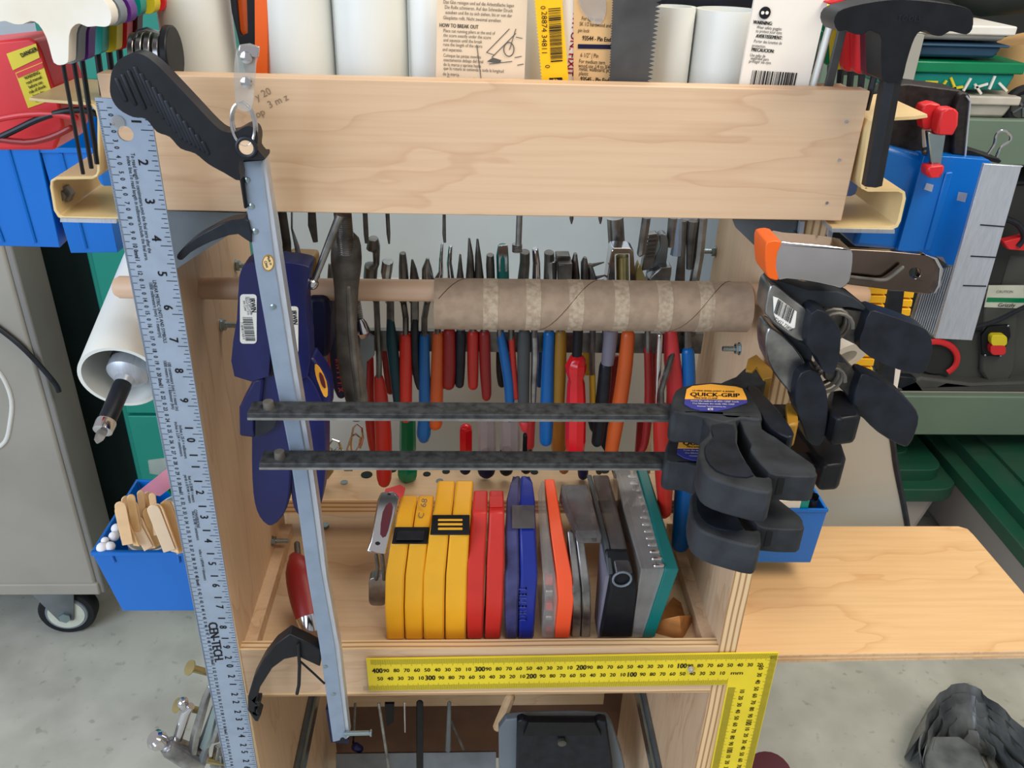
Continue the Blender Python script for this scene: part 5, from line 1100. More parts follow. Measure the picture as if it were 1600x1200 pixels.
m = MB(); cs, cu = Vector((1, 0, 0)), Vector((0, 0, 1)); P1 = at_(.5) + Vector((-.0015, -.0078, .003)); text(m, 'MADE IN USA', P1, d, d.cross(Vector((0, -1, 0))).normalized() * -1, .0062, .9, .02); obj('lettering', m, 'label_yellow', t)
obj('bit_holder', MB().tube([at_(.75), at_(.77), at_(.87), at_(.88)], [.0075, .0078, .0074, .005], 16), 'chrome', t)
obj('cross_bit', MB().tube([at_(.87), at_(.93), at_(.98), at_(1.02)], [.0042, .0042, .0036, .0008], 4), 'steel', t)
# bin of craft sticks
t, R4, B4 = bin_('blue bin full of craft sticks and cotton beside the long ruler', [(142, 862), (312, 862), (318, 752), (213, 748)], .80, .088, .80, None, slots=(.18, .8))
cup = thing('stick_cup', 'short white cup holding the wooden craft sticks in the blue bin', 'cup', tuple(atz(235, 850, .745)))
cc = atz(238, 838, .79); obj('cup_wall', MB().pipe(cc + Vector((0, 0, -.055)), cc + Vector((0, 0, .0)), .024, .0222, 32), 'pvc', cup)
random.seed(11); GSK = 'wooden craft sticks in the white cup'
labs = ['foremost left', 'second from the left in front', 'third from the left in front', 'fourth in front', 'fifth in front', 'broad front right', 'second broad right', 'third broad right', 'fourth broad right']
tips = [(188, 790, 200, 850, 8), (196, 812, 215, 852, 7), (212, 820, 232, 857, 7), (218, 812, 238, 856, 7), (230, 800, 248, 852, 8), (240, 796, 265, 860, 9), (250, 794, 275, 862, 9), (258, 790, 285, 862, 9), (266, 790, 292, 862, 10), (195, 780, 205, 830, 6), (205, 777, 214, 830, 6), (212, 788, 220, 835, 6), (219, 770, 226, 830, 5), (226, 775, 232, 835, 5), (230, 772, 240, 835, 5), (238, 774, 246, 835, 5), (186, 800, 196, 845, 7), (210, 800, 222, 850, 6)]
words = ['leftmost foremost', 'short, leaning left in front', 'middle short front', 'narrow, right of the middle short one', 'front centre upright', 'first of four broad right-hand', 'second of four broad right-hand', 'third of four broad right-hand', 'rightmost broadest', 'rounded, high at the left back', 'rounded, second at the left back', 'small rounded left centre', 'tallest upright at the back', 'tall, just right of the tallest', 'tall thin, second right of the tallest', 'tall thin curled back', 'low one peeping at the far left', 'inner centre low']
for i, ((x1, y1, x0, y0, hw), wd) in enumerate(zip(tips, words)):
    yy = .035 + (.010 if i > 8 else 0) + .0040 * (i % 5); a = aty(x0, y0, yy - .004); b = aty(x1, y1, yy); dd = (b - a).normalized(); w_ = Vector((dd.z, (.25, -.5, .6, -.1, .9)[i % 5], -dd.x)).normalized() * hw * mpp(a); pts = []
    for k in range(7): an = math.pi * k / 6; pts.append(b + w_ * math.cos(an) + dd * (hw * mpp(a) * math.sin(an)))
    pts = [a + w_] + pts + [a - w_]; nn = w_.cross(dd).normalized() * .0016
    tag(obj('craft_stick', MB().poly(pts, nn), ('stick_wood', 'wood_handle', 'tan_card')[i % 3], bev=.0005), wd + ' wooden craft stick in the white cup', 'stick', GSK)
for i, (a, b, r) in enumerate(((160, 856, 9), (172, 854, 8), (182, 826, 8), (178, 838, 8), (164, 845, 6))):
    P = atz(a, b, .80); m = MB(); m.ball(P, r * mpp(P), 10); tag(obj('cotton_ball', m, 'cotton'), ('white cotton tuft in the bin corner', 'white cotton tuft against the stick cup', 'uppermost cotton tuft by the bin\'s side', 'cotton tuft just under the uppermost', 'small cotton tip on the corner tuft')[i], 'cotton', 'cotton in the craft stick bin')
t = thing('tape_tub', 'white tub with teal tape roll behind the craft sticks', 'tub', tuple(atz(270, 790, .76)))
P = atz(282, 790, .795); obj('tub_wall', MB().pipe(P + Vector((0, 0, -.04)), P, .022, .020, 32), 'pvc', t)
P = atz(272, 762, .81); obj('tape_roll', MB().pipe(P + Vector((0, -.004, 0)), P + Vector((.006, .006, .002)), .014, .010, 24), 'handle_green', t)
tag(obj('zip_bag', plate(MB(), [(214, 770), (262, 732), (272, 728), (270, 760), (250, 775)], .08, .0015), 'pink_clear'), 'pink edged zip bag standing at the back of the craft stick bin', 'bag')
tag(obj('clear_bag', plate(MB(), [(231, 720), (262, 716), (266, 745), (234, 740)], .085, .0015), 'clear_plastic'), 'clear zip bag top behind the pink edged bag', 'bag')
# bottom left pile of locking pliers and hammer
GP = 'tools hung low beside the long ruler'
t = thing('ball_peen_hammer', 'ball-peen hammer head with polished round face at the bottom left', 'hammer', tuple(aty(262, 1200, .0)), GP)
m = MB(); c0 = aty(245, 1156, -.01); d = Vector((.45, .2, -.75)).normalized(); k = mpp(c0)
m.tube([c0 - d * .006, c0 - d * .003, c0 + d * .004, c0 + d * .008, c0 + d * .012, c0 + d * .016], [x * k for x in (11, 15, 15, 12, 10, 12)], 20); obj('face', m, 'chrome', t)
m = MB(); m.tube([c0 + d * .014, c0 + d * .02, c0 + d * .06], [x * k for x in (13, 17, 22)], 16); obj('head', m, 'steel', t)
m = MB(); ptube(m, [(277, 1155, 8), (291, 1110, 9), (299, 1108 - 5, 6)], .0, 14, round=False); ptube(m, [(286, 1103, 8, .0), (286, 1098, 9, .0)], .0, 16); obj('pin', m, 'chrome', t)
for lab, segs in (('leftmost locking pliers with brass bolt, chrome channel body', [([(330, 1072, 6), (322, 1090, 7), (305, 1150, 8), (298, 1190, 8)], 'chrome'), ([(336, 1100, 4), (318, 1150, 5), (300, 1180, 4)], 'galvanised')]), ('middle locking pliers with broad pale steel arm', [([(345, 1072, 4), (340, 1100, 7), (328, 1150, 10), (318, 1170, 8)], 'zinc'), ([(325, 1160, 7), (310, 1172, 10), (294, 1180, 8)], 'steel')]), ('locking pliers partly behind the ruler, polished jaw', [([(352, 1105, 5), (342, 1135, 9), (334, 1158, 9)], 'chrome'), ([(342, 1165, 8), (335, 1200, 8)], 'steel')]), ('lowest locking pliers with linked steel lever', [([(326, 1160, 4), (318, 1180, 7), (310, 1210, 7)], 'galvanised'), ([(345, 1180, 5), (346, 1200, 8)], 'chrome')])):
    t = thing('locking_pliers', lab, 'pliers', tuple(aty(segs[0][0][-1][0], 1200, .0)), GP)
    for i, (pth, mt) in enumerate(segs): obj(('jaw', 'lever')[i], ptube(MB(), pth, -.004 + .012 * i, 4, .6, round=False), 'steel' if mt == 'chrome' else mt, t, bev=.001)
for lab, a, b, mt in (('steel bolt with round head sticking out left of the ruler', (296, 1043), (330, 1052), 'brass_zinc'), ('brass bolt with flat head through the locking pliers', (276, 1102), (318, 1112), 'brass_zinc'), ('lower brass bolt near the photo\'s bottom', (296, 1183), (352, 1192), 'brass_zinc')):
    t = thing('bolt', lab, 'bolt', tuple(aty(*a, .0)), GP)
    P, Q = aty(*a, -.0), aty(*b, .01); d = (Q - P).normalized(); m = MB(); m.tube([P, P + d * .001, P + d * .004, Q], [.0075, .0075, .0036, .0034], 14); obj('shank', m, mt, t)
# ================================================================== right side
t = thing('hex_key_bracket', 'cream sheet-metal bracket with the big black hex key, right of the board', 'bracket', tuple(aty(1360, 357, .0)))
m = MB(); strip(m, [(1449, 181), (1430, 184), (1376, 187), (1364, 192), (1358, 204), (1346, 284), (1348, 293), (1356, 297), (1404, 297), (1412, 301), (1413, 310), (1405, 345), (1401, 353), (1392, 357), (1300, 357)], 5, -.02, .075); obj('bent_sheet', m, 'cream_enamel', t, bev=.0006)
m = MB(); strip(m, [(1300, 360), (1398, 362)], 6, -.021, .07); obj('support_ledge', m, 'raw_aluminium', t)
P = aty(1383, 317, .02); m = MB(); m.tube([P, P + Vector((0, -.006, 0))], .0072, 6); m.tube([P, P + Vector((0, -.010, 0))], .0040, 12); obj('bolt', m, 'steel', t)
GK = 'T-handle hex keys in the right bracket'
t = thing('hex_key', 'huge black T-handle hex key, foremost in the right bracket', 'hex key', tuple(aty(1362, 290, -.03)), GK)
m = MB(); plate(m, [(1303, 34), (1309, 19), (1330, 10), (1370, 2), (1410, -1), (1460, 3), (1500, 9), (1516, 16), (1521, 28), (1519, 46), (1510, 54), (1496, 51), (1484, 49), (1472, 56), (1458, 55), (1446, 48), (1434, 52), (1425, 70), (1416, 100), (1410, 124), (1400, 128), (1378, 124), (1377, 62), (1370, 51), (1358, 48), (1348, 54), (1334, 53), (1322, 47), (1310, 49)], -.05, .024, sm=2); hd = obj('handle', m, 'black_plastic', t, bev=.007, seg=3)
m = MB(); a = aty(1392, 122, -.04); b = aty(1362, 289, -.04); m.tube([a, a.lerp(b, .02)], .0072, 16); m.tube([a, b], .0066, 6); obj('hex_shaft', m, 'black_plastic', t)
m = MB(); P = aty(1421, 29, -.0508); text(m, 'TOOLS', P, (1, 0, -.02), (0, 0, 1), mpp(P) * 12, 1); obj('embossed_word', m, 'black_rubber', hd)
for lab, mt, x0, x1, y0, y1, y, xs in (('maroon-brown stemmed hex key just behind the huge black one', 'maroon_plastic', 1354, 1378, 40, 121, -.012, (1366, 1353, 172)), ('first red hex key left of the maroon one', 'red_plastic', 1338, 1354, 40, 117, .004, (1347, 1342, 160)), ('second red hex key, between yellow and the first red', 'red_plastic', 1320, 1337, 40, 113, .02, (1330, 1326, 150)), ('yellow stemmed hex key behind the dark steel strip', 'yellow_plastic', 1304, 1320, 38, 110, .035, (1314, 1311, 140)), ('dark green stemmed hex key, last in the right row', 'handle_green', 1290, 1304, 40, 104, .05, (1298, 1296, 136))):
    t = thing('hex_key', lab, 'hex key', tuple(aty(xs[1], xs[2], y)), GK)
    m = MB(); plate(m, [(x0 - 14, y0 - 30), (x1 + 14, y0 - 30), (x1 + 10, y0), (x1, y0 + 12), (x1 - 1, y1), (x0 + 1, y1), (x0, y0 + 12), (x0 - 10, y0)], y, .014); obj('handle', m, mt, t, bev=.003)
    a = aty(xs[0], y1 - 2, y + .007); b = aty(xs[1], xs[2], y + .007); m = MB(); m.tube([a, b], 5.2 * mpp(a), 6); obj('hex_shaft', m, 'black_plastic', t)
tag(obj('red_handle', plate(MB(), [(1290, 4), (1330, -10), (1430, -14), (1470, -8), (1400, 2), (1320, 14)], .0, .02), 'red_plastic', bev=.004), 'pale red handle seen just above the huge black T-handle', 'handle')
m = MB(); m.box(tuple(aty(1344, 262, .03)), tuple(aty(1352, 200, .05)))
# blue bins
t = thing('storage_bin', 'pair of tall blue hanging bins behind the right bracket, holding the black pouch', 'bin', tuple(aty(1430, 400, .1)), 'blue hanging bins')
m = MB(); plate(m, [(1382, 227), (1436, 241), (1446, 243), (1402, 392), (1332, 386)], .045, .09); obj('bin_shell', m, 'bin_blue', t, bev=.004)
m = MB(); plate(m, [(1444, 243), (1488, 245), (1545, 250), (1550, 254), (1498, 405), (1490, 415), (1480, 414), (1474, 402), (1458, 400), (1444, 394), (1402, 392)], .040, .09); b_ = obj('bin_shell', m, 'bin_blue', t, bev=.003)
for q in ([(1478, 270), (1490, 269), (1454, 392), (1444, 392)],): obj('moulded_groove', plate(MB(), q, .0385, .003), 'bin_blue', b_, bev=.001)
m = MB(); 
for q in ([(1448, 286), (1459, 289), (1456, 300), (1444, 296)], [(1498, 300), (1512, 302), (1508, 316), (1495, 313)]): obj('tape_piece', plate(MB(), q, .037 if q[0][0] > 1480 else .0380, .0005), 'clear_plastic', b_)
# leather pouch
t = thing('leather_pouch', 'black speckled folded leather pouch standing in the right blue bins', 'pouch', tuple(aty(1450, 245, .06)))
m = MB(); plate(m, [(1382, 228), (1388, 150), (1404, 132), (1420, 131), (1500, 141), (1514, 146), (1516, 160), (1507, 246), (1440, 243)], .055, .03, sm=0); obj('body', m, 'leather', t, bev=.004)
m = MB(); plate(m, [(1492, 170), (1500, 148), (1512, 144), (1517, 152), (1508, 246), (1490, 244)], .048, .02); obj('folded_edge', m, 'leather', t, bev=.002)
m = MB(); m.tube([aty(1510, 150, .047), aty(1516, 158, .047), aty(1512, 200, .047), aty(1508, 245, .047)], .0007, 6); obj('pale_seam', m, 'raw_aluminium', t)
# red tipped spring clip
t = thing('spring_clip', 'small red-tipped metal spring clip gripping the right blue bin', 'clip', tuple(aty(1462, 278, .03)))
m = MB(); plate(m, [(1450, 206), (1478, 210), (1470, 262), (1466, 268), (1455, 266), (1456, 258)], .030, .006); obj('front_arm', m, 'zinc', t, bev=.001)
m = MB(); plate(m, [(1470, 176), (1478, 170), (1494, 170), (1499, 177), (1498, 195), (1490, 212), (1464, 211), (1466, 196)], .024, .012, sm=1); obj('red_tip', m, 'red_plastic', t, bev=.002)
m = MB(); plate(m, [(1440, 172), (1444, 165), (1458, 161), (1470, 163), (1471, 176), (1466, 196), (1462, 201), (1444, 203), (1442, 190)], .036, .012, sm=1); obj('red_tip', m, 'red_plastic', t, bev=.002)
m = MB(); plate(m, [(1449, 261), (1477, 258), (1476, 268), (1471, 278), (1452, 279), (1448, 272)], .025, .012, sm=0); obj('red_tip', m, 'red_plastic', t, bev=.002)
m = MB(); plate(m, [(1445, 203), (1462, 201), (1458, 225), (1452, 238), (1446, 232)], .040, .006); obj('rear_arm', m, 'white_plastic', t, bev=.001)
m = MB(); ptube(m, [(1446, 236, 6), (1456, 232, 6)], .04, 12); obj('spring_coil', m, 'dark_steel', t)
# binder clip
t = thing('binder_clip', 'black binder clip with one wire loop up at the end of the blue bin', 'clip', tuple(aty(1540, 250, .07)))
m = MB(); plate(m, [(1509, 234), (1525, 236), (1562, 248), (1566, 252), (1562, 256), (1545, 252), (1508, 247)], .05, .02); obj('body', m, 'black_plastic', t, bev=.001)
m = MB(); m.tube(smoothpts([aty(a, b, .06) for a, b in ((1543, 242), (1553, 226), (1556, 212), (1563, 205), (1573, 206), (1579, 213), (1577, 221), (1564, 230), (1556, 246))], 3, False), .0011, 8); obj('wire_loop', m, 'chrome', t)
# notched aluminium plate
t = thing('notched_plate', 'brushed aluminium plate with three slots hanging off the right blue bin', 'plate', tuple(aty(1480, 530, .02)))
m = MB(); yp = .015; plate(m, [(1538, 256), (1600, 260), (1596, 262), (1519, 532), (1461, 529)], yp, .003); f_ = obj('front_face', m, 'raw_aluminium', t, bev=.0004)
for a, b in (((1532, 351), (1570, 354)), ((1517, 400), (1556, 402)), ((1505, 446), (1541, 447))):
    m = MB(); P, Q = aty(*a, yp - .0003), aty(*b, yp - .0003); m.hexa([P + Vector((0, -.0002, -.0006)), Q + Vector((0, -.0002, -.0006)), Q + Vector((0, .001, -.0006)), P + Vector((0, .001, -.0006)), P + Vector((0, -.0002, .0003)), Q + Vector((0, -.0002, .0003)), Q + Vector((0, .001, .0003)), P + Vector((0, .001, .0003))]); obj('slot', m, 'black_print', f_)
m = MB(); plate(m, [(1485, 415), (1500, 412), (1462, 528), (1459, 528), (1425, 500), (1448, 428)], yp + .03, .004); rb = obj('ribbed_side', m, 'steel', t)
for i in range(11):
    f_2 = i / 11; a = aty(1452 + 42 * f_2, 424 - 8 * f_2, yp + .0295); b = aty(1428 + 32 * f_2, 500 + 25 * f_2, yp + .0295); obj('rib', MB().tube([a, b], .0006, 5), 'raw_aluminium', rb)
# yellow notched strip and cable
t = thing('cable_carrier', 'yellow ribbed strip behind the spring clamps at the right', 'strip', tuple(aty(1335, 600, .14)))
m = MB(); 
for x0, x1, y0, y1 in ((1352, 1388, 448, 600), (1408, 1432, 440, 520)):
    n = int((y1 - y0) / 14)
    for i in range(n):
        a = y0 + i * 14; sh = -(i * 2.6); q = [(x0 + sh, a), (x1 + sh, a + 1), (x1 + sh - 2, a + 12), (x0 + sh - 2, a + 11)]; obj('link', plate(MB(), q, .12 if x0 < 1400 else .14, .015), 'saw_yellow', t, bev=.001)
tag(obj('black_strap', plate(MB(), [(1389, 455), (1413, 455), (1405, 520), (1392, 640), (1370, 640), (1383, 520)], .13, .006), 'black_rubber'), 'black strap hanging between the yellow ribbed strips', 'strap')
tag(obj('white_bar', plate(MB(), [(1388, 575), (1408, 575), (1396, 640), (1382, 640)], .132, .006), 'card_white'), 'narrow pale bar behind the upper long black grip', 'bar')
t = thing('paper_roll', 'white roll end behind the black spring clamps', 'roll', tuple(aty(1330, 600, .1)))
a = aty(1320, 560, .10); m = MB().pipe(a, a + Vector((-.03, .09, .05)), .024, .012, 32); obj('roll_wall', m, 'white_plastic', t)
# small blue bin on the right, with a scouring pad
t, R4, B4 = bin_('small blue bin on the side table, holding a scouring pad and a teal box', [(1150, 794), (1294, 795), (1270, 756), (1150, 752)], .735, .085, .93, None, slots=(.2,))
tag(obj('scouring_pad', slab(MB(), [(1195, 775), (1215, 765), (1245, 762), (1268, 766), (1280, 775), (1270, 785), (1240, 768), (1205, 768)], .740, .012, 2), 'leather', bev=.003), 'dark grey fibrous scouring pad in the small blue bin', 'pad')
t = thing('small_carton', 'pale mint carton with teal end in the small blue bin', 'box', tuple(atz(1240, 790, .71)))
obj('carton_body', slab(MB(), [(1180, 768), (1250, 767), (1252, 783), (1180, 783)], .745, .02), 'white_plastic', t); obj('carton_end', slab(MB(), [(1250, 767), (1262, 767), (1265, 783), (1252, 783)], .745, .02), 'teal_plastic', t)
# ================================================================== side table
t = thing('side_table', 'golden birch plywood leaf standing out at the right of the cart', 'table', (.45, .22, .606))
zt = .62
C4 = [atz(1180, 1024, zt), atz(1640, 1014, zt)]; bk = [atz(1498, 822, zt), atz(1240, 822, zt)]
fx = C4[0].y; pts = [Vector((.2515, fx, zt)), Vector((C4[1].x, C4[1].y - .002, zt))]
rx = bk[0]; pts += [Vector((C4[1].x + .012, C4[1].y + .02, zt)), atz(1600, 927, zt), atz(1522, 836, zt), atz(1512, 826, zt), atz(1498, 822, zt), Vector((.2515, bk[1].y, zt))]
obj('table_top', MB().poly(pts, (0, 0, -.0130)), 'birch_table', t, bev=.001)
for k in range(3):
    z0 = zt - .0008 - k * .0043; a, b = pts[0], pts[1]; o_ = Vector((0, -.0007, 0))
    obj('ply_layer', MB().hexa([a + o_ + Vector((0, 0, z0 - zt - .0026)), b + o_ + Vector((0, 0, z0 - zt - .0026)), b + Vector((0, .001, z0 - zt - .0026)), a + Vector((0, .001, z0 - zt - .0026)), a + o_ + Vector((0, 0, z0 - zt)), b + o_ + Vector((0, 0, z0 - zt)), b + Vector((0, .001, z0 - zt)), a + Vector((0, .001, z0 - zt))]), 'stick_wood' if k % 2 else 'birch_side', t)
# ================================================================== background, left
t = thing('metal_cabinet', 'tall teal sheet-metal cabinet behind the cart at the left', 'cabinet', (-.35, 1.0, 0))
yt = .80; xl = aty(170, 570, yt).x; z0 = .01
obj('body', MB().box((xl, yt + .01, 0.02), (aty(330, 500, .8).x, 1.25, 1.9)), 'teal_metal', t, bev=.003)
zz = [.03]; 
for py in (740, 648, 500, 340): zz.append(aty(230, py, yt).z)
zz = [.03, .25, aty(240, 648, yt).z, aty(230, 480, yt).z, 1.1, 1.5, 1.88]
for i in range(len(zz) - 1):
    obj('drawer_front', MB().box((xl + .012, yt, zz[i] + .003), (aty(325, 500, .8).x, yt + .012, zz[i + 1] - .003)), 'teal_metal', t, bev=.002)
t = thing('dark_gap_box', 'dark green-black box with shade in its colour, filling the deep gap between grey and teal cabinets', 'cabinet', (-.75, 1.1, 0))  # dark box stands for the deep gap, its shade put into the colour
obj('body', MB().box((-1.2, .87, .02), (xl - .004, 1.3, aty(100, 330, .87).z)), 'dark_green', t, bev=.004)
m = MB(); m.tube(smoothpts([aty(a, b, .85) for a, b in ((60, 585), (95, 612), (112, 630), (110, 650), (100, 640))], 3, False), .006, 8); obj('hanging_strap', m, 'black_rubber', t)
t = thing('rolling_cabinet', 'light grey metal rolling cabinet at the left edge, on a swivel caster', 'cabinet', (-1.0, 1.0, 0))
K0 = atz(117, 981, 0); yg2 = K0.y - .03; P = aty(148, 905, yg2); xr = P.x; zb = aty(80, 928, yg2).z
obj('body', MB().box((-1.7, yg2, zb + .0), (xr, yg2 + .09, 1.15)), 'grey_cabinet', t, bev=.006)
obj('side_skin', MB().box((xr, yg2 + .002, zb), (xr + .012, yg2 + .09, 1.145)), 'grey_cabinet_shaded', t, bev=.003)
obj('base_rail', MB().box((-1.7, yg2 - .004, zb), (xr + .004, yg2 + .01, zb + .028)), 'grey_cabinet', t, bev=.003)
c = K0 + Vector((0, 0, .056)); wr = .056
d_ = Vector((.82, -.25, 0)).normalized()
cs = obj('caster', MB().tube([c + Vector((-.2, 0, 0)), c + Vector((-.199, 0, 0))], .0005, 4), 'galvanised', t)
ax = Vector((.12, -.99, 0)).normalized(); 
def wheel(r0, r1, w0): return MB().tube([c - ax * w0, c - ax * (w0 * .7), c + ax * (w0 * .7), c + ax * w0], [r0 * .93, r0, r0, r0 * .93], 40, ref=(0, 0, 1))
obj('tyre', wheel(wr, 0, .016), 'tire_black', t, smooth=40); obj('rim', wheel(.043, 0, .0185), 'grey_plastic', t); obj('hub', wheel(.038, 0, .020), 'hub_cream', t)
k = c + ax * .021
m = MB(); top = Vector((k.x, k.y, zb)); sd_ = Vector((0, 0, 1)).cross(ax); m.hexa([k + sd_ * .014 + Vector((0, 0, -.012)), k - sd_ * .014 + Vector((0, 0, -.012)), k - sd_ * .014 + ax * .004 + Vector((0, 0, -.012)), k + sd_ * .014 + ax * .004 + Vector((0, 0, -.012)), top + sd_ * .03, top - sd_ * .05, top - sd_ * .05 + ax * .004, top + sd_ * .03 + ax * .004]); obj('fork', m, 'galvanised', t, bev=.001)
obj('axle_nut', MB().tube([k, k + ax * .010], .012, 6, ref=(0, 0, 1)), 'zinc', t)
bpy.data.objects.remove(cs)
tag(obj('white_cable', MB().tube(smoothpts([aty(a, b, .725) for a, b in ((-20, 560), (5, 590), (18, 625), (16, 660), (8, 690), (-15, 706))], 4, False), .004, 10), 'white_cable'), 'white cable looping at the left edge before the grey cabinet', 'cable')
tag(obj('black_hose', MB().tube(smoothpts([aty(a, b, .72) for a, b in ((-20, 500), (20, 530), (50, 558), (85, 598), (92, 612))], 4, False), .0045, 10), 'black_rubber'), 'thin black hose running diagonally past the grey cabinet', 'hose')
# ================================================================== background: pale sheet behind the cart
ys_ = .366
m = MB(); q = [(330, 440), (560, 436), (900, 440), (1150, 452), (1230, 470), (1300, 520), (1350, 560), (1378, 620), (1393, 680), (1400, 730), (1412, 790), (1420, 840), (1422, 900)]
P = [aty(a, b, ys_) for a, b in q]; dense = smoothpts(P, 4, False); zs_ = aty(1425, 965, ys_).z; base = [Vector((dense[-1].x + .003, ys_, zs_)), Vector((dense[0].x, ys_, zs_))]
sh = thing('plastic_sheet', 'big pale grey sheet with a wavy black edge standing behind the cart', 'sheet', (0, ys_, 0))
mm = MB().poly([(p.x, p.y, p.z) for p in dense + base], (0, .004, 0)); obj('sheet_face', mm, 'sheet_plastic', sh)
ed = [p for p in dense if p.x > aty(1385, 650, ys_).x] + [base[0]]; obj('black_edging', MB().tube([p + Vector((0, .001, 0)) for p in ed], .0045, 6), 'black_rubber', sh)
# ================================================================== background, right: green steel shelving
t = thing('steel_shelving', 'grey-green steel shelving unit behind the cart at the right', 'shelving', (1.2, 1.1, 0))
yb_ = 1.0; zb1 = aty(1500, 622, yb_).z; zb0 = aty(1500, 680, yb_).z
obj('shelf', MB().box((.66, yb_ + .02, zb1 - .012), (2.3, 1.5, zb1)), 'sheet_plastic', t); obj('shelf_beam', MB().box((.66, yb_, zb0), (2.3, yb_ + .02, zb1 + .004)), 'bench_green', t, bev=.003)
zu1 = aty(1540, 190, yb_).z; zu0 = aty(1540, 258, yb_).z
obj('shelf', MB().box((.62, yb_ + .02, zu1 - .012), (2.3, 1.5, zu1)), 'bench_green', t); obj('shelf_beam', MB().box((.62, yb_, zu0), (2.3, yb_ + .02, zu1 + .004)), 'bench_green', t, bev=.003)
obj('back_panel', MB().box((.62, 1.5, .0), (2.3, 1.51, 1.9)), 'machine_dark', t)
obj('upright', MB().box((.615, yb_ + .0, 0), (.655, yb_ + .04, 1.9)), 'bench_green', t, bev=.002)
# storage boxes on the upper shelf
def tub(name, label, px0, px1, pyt, pyb, y, d, body, lid, lh=.016, items=0):
    a = aty(px0, pyt, y); b = aty(px1, pyb, y); z0, z1 = b.z, a.z; x0, x1 = a.x, aty(px1, pyt, y).x
    t = thing(name, label, 'box', ((x0 + x1) / 2, y + d / 2, z0))
    m = MB(); s_ = .004; m.hexa([(x0 + s_, y + .006, z0), (x1 - s_ * 2, y + .006, z0), (x1 - s_ * 2, y + d, z0), (x0 + s_, y + d, z0), (x0, y, z1 - lh), (x1, y, z1 - lh), (x1, y + d, z1 - lh), (x0, y + d, z1 - lh)]); obj('box_body', m, body, t, bev=.006)
    obj('lid', MB().box((x0 - .008, y - .008, z1 - lh), (x1 + .008, y + d, z1)), lid, t, bev=.003)
    return t, x0, x1, z0, z1
yu = 1.02
tub('storage_box', 'translucent white box topmost in the stack on the upper shelf', 1400, 1582, 36, 66, yu, .14, 'frosted', 'white_plastic')
t, *_ = tub('storage_box', 'slate blue box under the translucent one on the upper shelf', 1400, 1570, 66, 93, yu, .14, 'navy_dark', 'grey_plastic', .004)
M('slate_blue', (44, 76, 104), .45, 0, .05, 15)
for o in bpy.data.objects:
    if o.parent == t: o.data.materials.clear(); o.data.materials.append(G('slate_blue'))
t, x0, x1, z0, z1 = tub('storage_box', 'green divided box of small parts, middle of the shelf stack', 1395, 1596, 93, 144, yu, .15, 'teal_plastic', 'handle_green', .02)
for i in range(9):
    P = aty(1455 + i * 13 + (i % 3) * 4, 128 + (i * 7) % 12, yu - .001); an = i * 1.1; obj('small_part', MB().obox(P, (.012 * math.cos(an), 0, .012 * math.sin(an)), (0, .002, 0), (-.002 * math.sin(an), 0, .002 * math.cos(an))), 'yellow_plastic' if i < 4 else 'white_plastic', t)
tub('storage_box', 'low translucent white box at the bottom of the shelf stack', 1480, 1588, 148, 186, yu, .16, 'frosted', 'frosted')
tag(obj('wall_panel_strip', MB().box(tuple(aty(1405, 130, 1.0)), tuple(aty(1429, 50, 1.04))), 'sheet_plastic'), 'pale upright post left of the stacked storage boxes', 'post')
t = thing('toy_wheel', 'dark spoked wheel at the right edge beside the translucent box', 'wheel', tuple(aty(1600, 190, 1.05)))
P = aty(1596, 165, 1.04); obj('tyre', MB().tube([P + Vector((.03 * math.cos(k * math.pi / 12), 0, .03 * math.sin(k * math.pi / 12))) for k in range(24)], .009, 8, closed=True), 'tire_black', t)
obj('rim', MB().tube([P + Vector((0, .004, 0)), P + Vector((0, -.004, 0))], .022, 16), 'machine_grey', t)
for k in range(5): an = k * 1.257; obj('spoke', MB().obox(P + Vector((.011 * math.cos(an), -.005, .011 * math.sin(an))), (.010 * math.cos(an), 0, .010 * math.sin(an)), (0, .002, 0), (-.002 * math.sin(an), 0, .002 * math.cos(an))), 'galvanised', t)
tag(obj('black_bag', MB().tube([aty(1500, -45, 1.2), aty(1545, -25, 1.2), aty(1600, -30, 1.2), aty(1640, -50, 1.2)], [.05, .06, .06, .05], 14), 'machine_dark'), 'dark bundle lying on top of the stacked boxes', 'bag')
tag(obj('cardboard_roll', MB().tube([aty(1600, 60, 1.25), aty(1598, 120, 1.25), aty(1590, 160, 1.25)], .05, 14), 'kraft_card'), 'tan rounded parcel at the right edge behind the boxes', 'parcel')
# bench machine on the lower shelf
t = thing('bench_machine', 'dark grey machine with yellow and red switch on the lower shelf', 'machine', tuple(aty(1560, 615, 1.03)))
ym_ = 1.06
m = MB(); plate(m, [(1380, 612), (1400, 560), (1425, 525), (1430, 420), (1445, 330), (1470, 285), (1660, 285), (1660, 612)], ym_, .25); clampz(m, zb1 + .001); obj('housing', m, 'machine_grey', t, bev=.012, seg=3)
m = MB(); plate(m, [(1390, 612), (1440, 590), (1520, 600), (1660, 595), (1660, 618), (1395, 618)], ym_ - .03, .1); clampz(m, zb1 + .001); obj('base', m, 'machine_grey', t, bev=.006)
m = MB(); plate(m, [(1425, 520), (1545, 520), (1580, 400), (1660, 400), (1660, 290), (1470, 290), (1445, 330)], ym_ - .008, .02); obj('upper_shroud', m, 'machine_dark', t, bev=.006)
m = MB(); plate(m, [(1540, 455), (1600, 450), (1592, 480), (1586, 580), (1575, 600), (1545, 602), (1532, 580)], ym_ - .012, .02); sp_ = obj('switch_panel', m, 'machine_grey', t, bev=.006)
m = MB(); plate(m, [(1534, 525), (1545, 510), (1578, 508), (1580, 525), (1565, 558), (1535, 556)], ym_ - .018, .008); pl_ = obj('switch_plate', m, 'black_plastic', t, bev=.002)
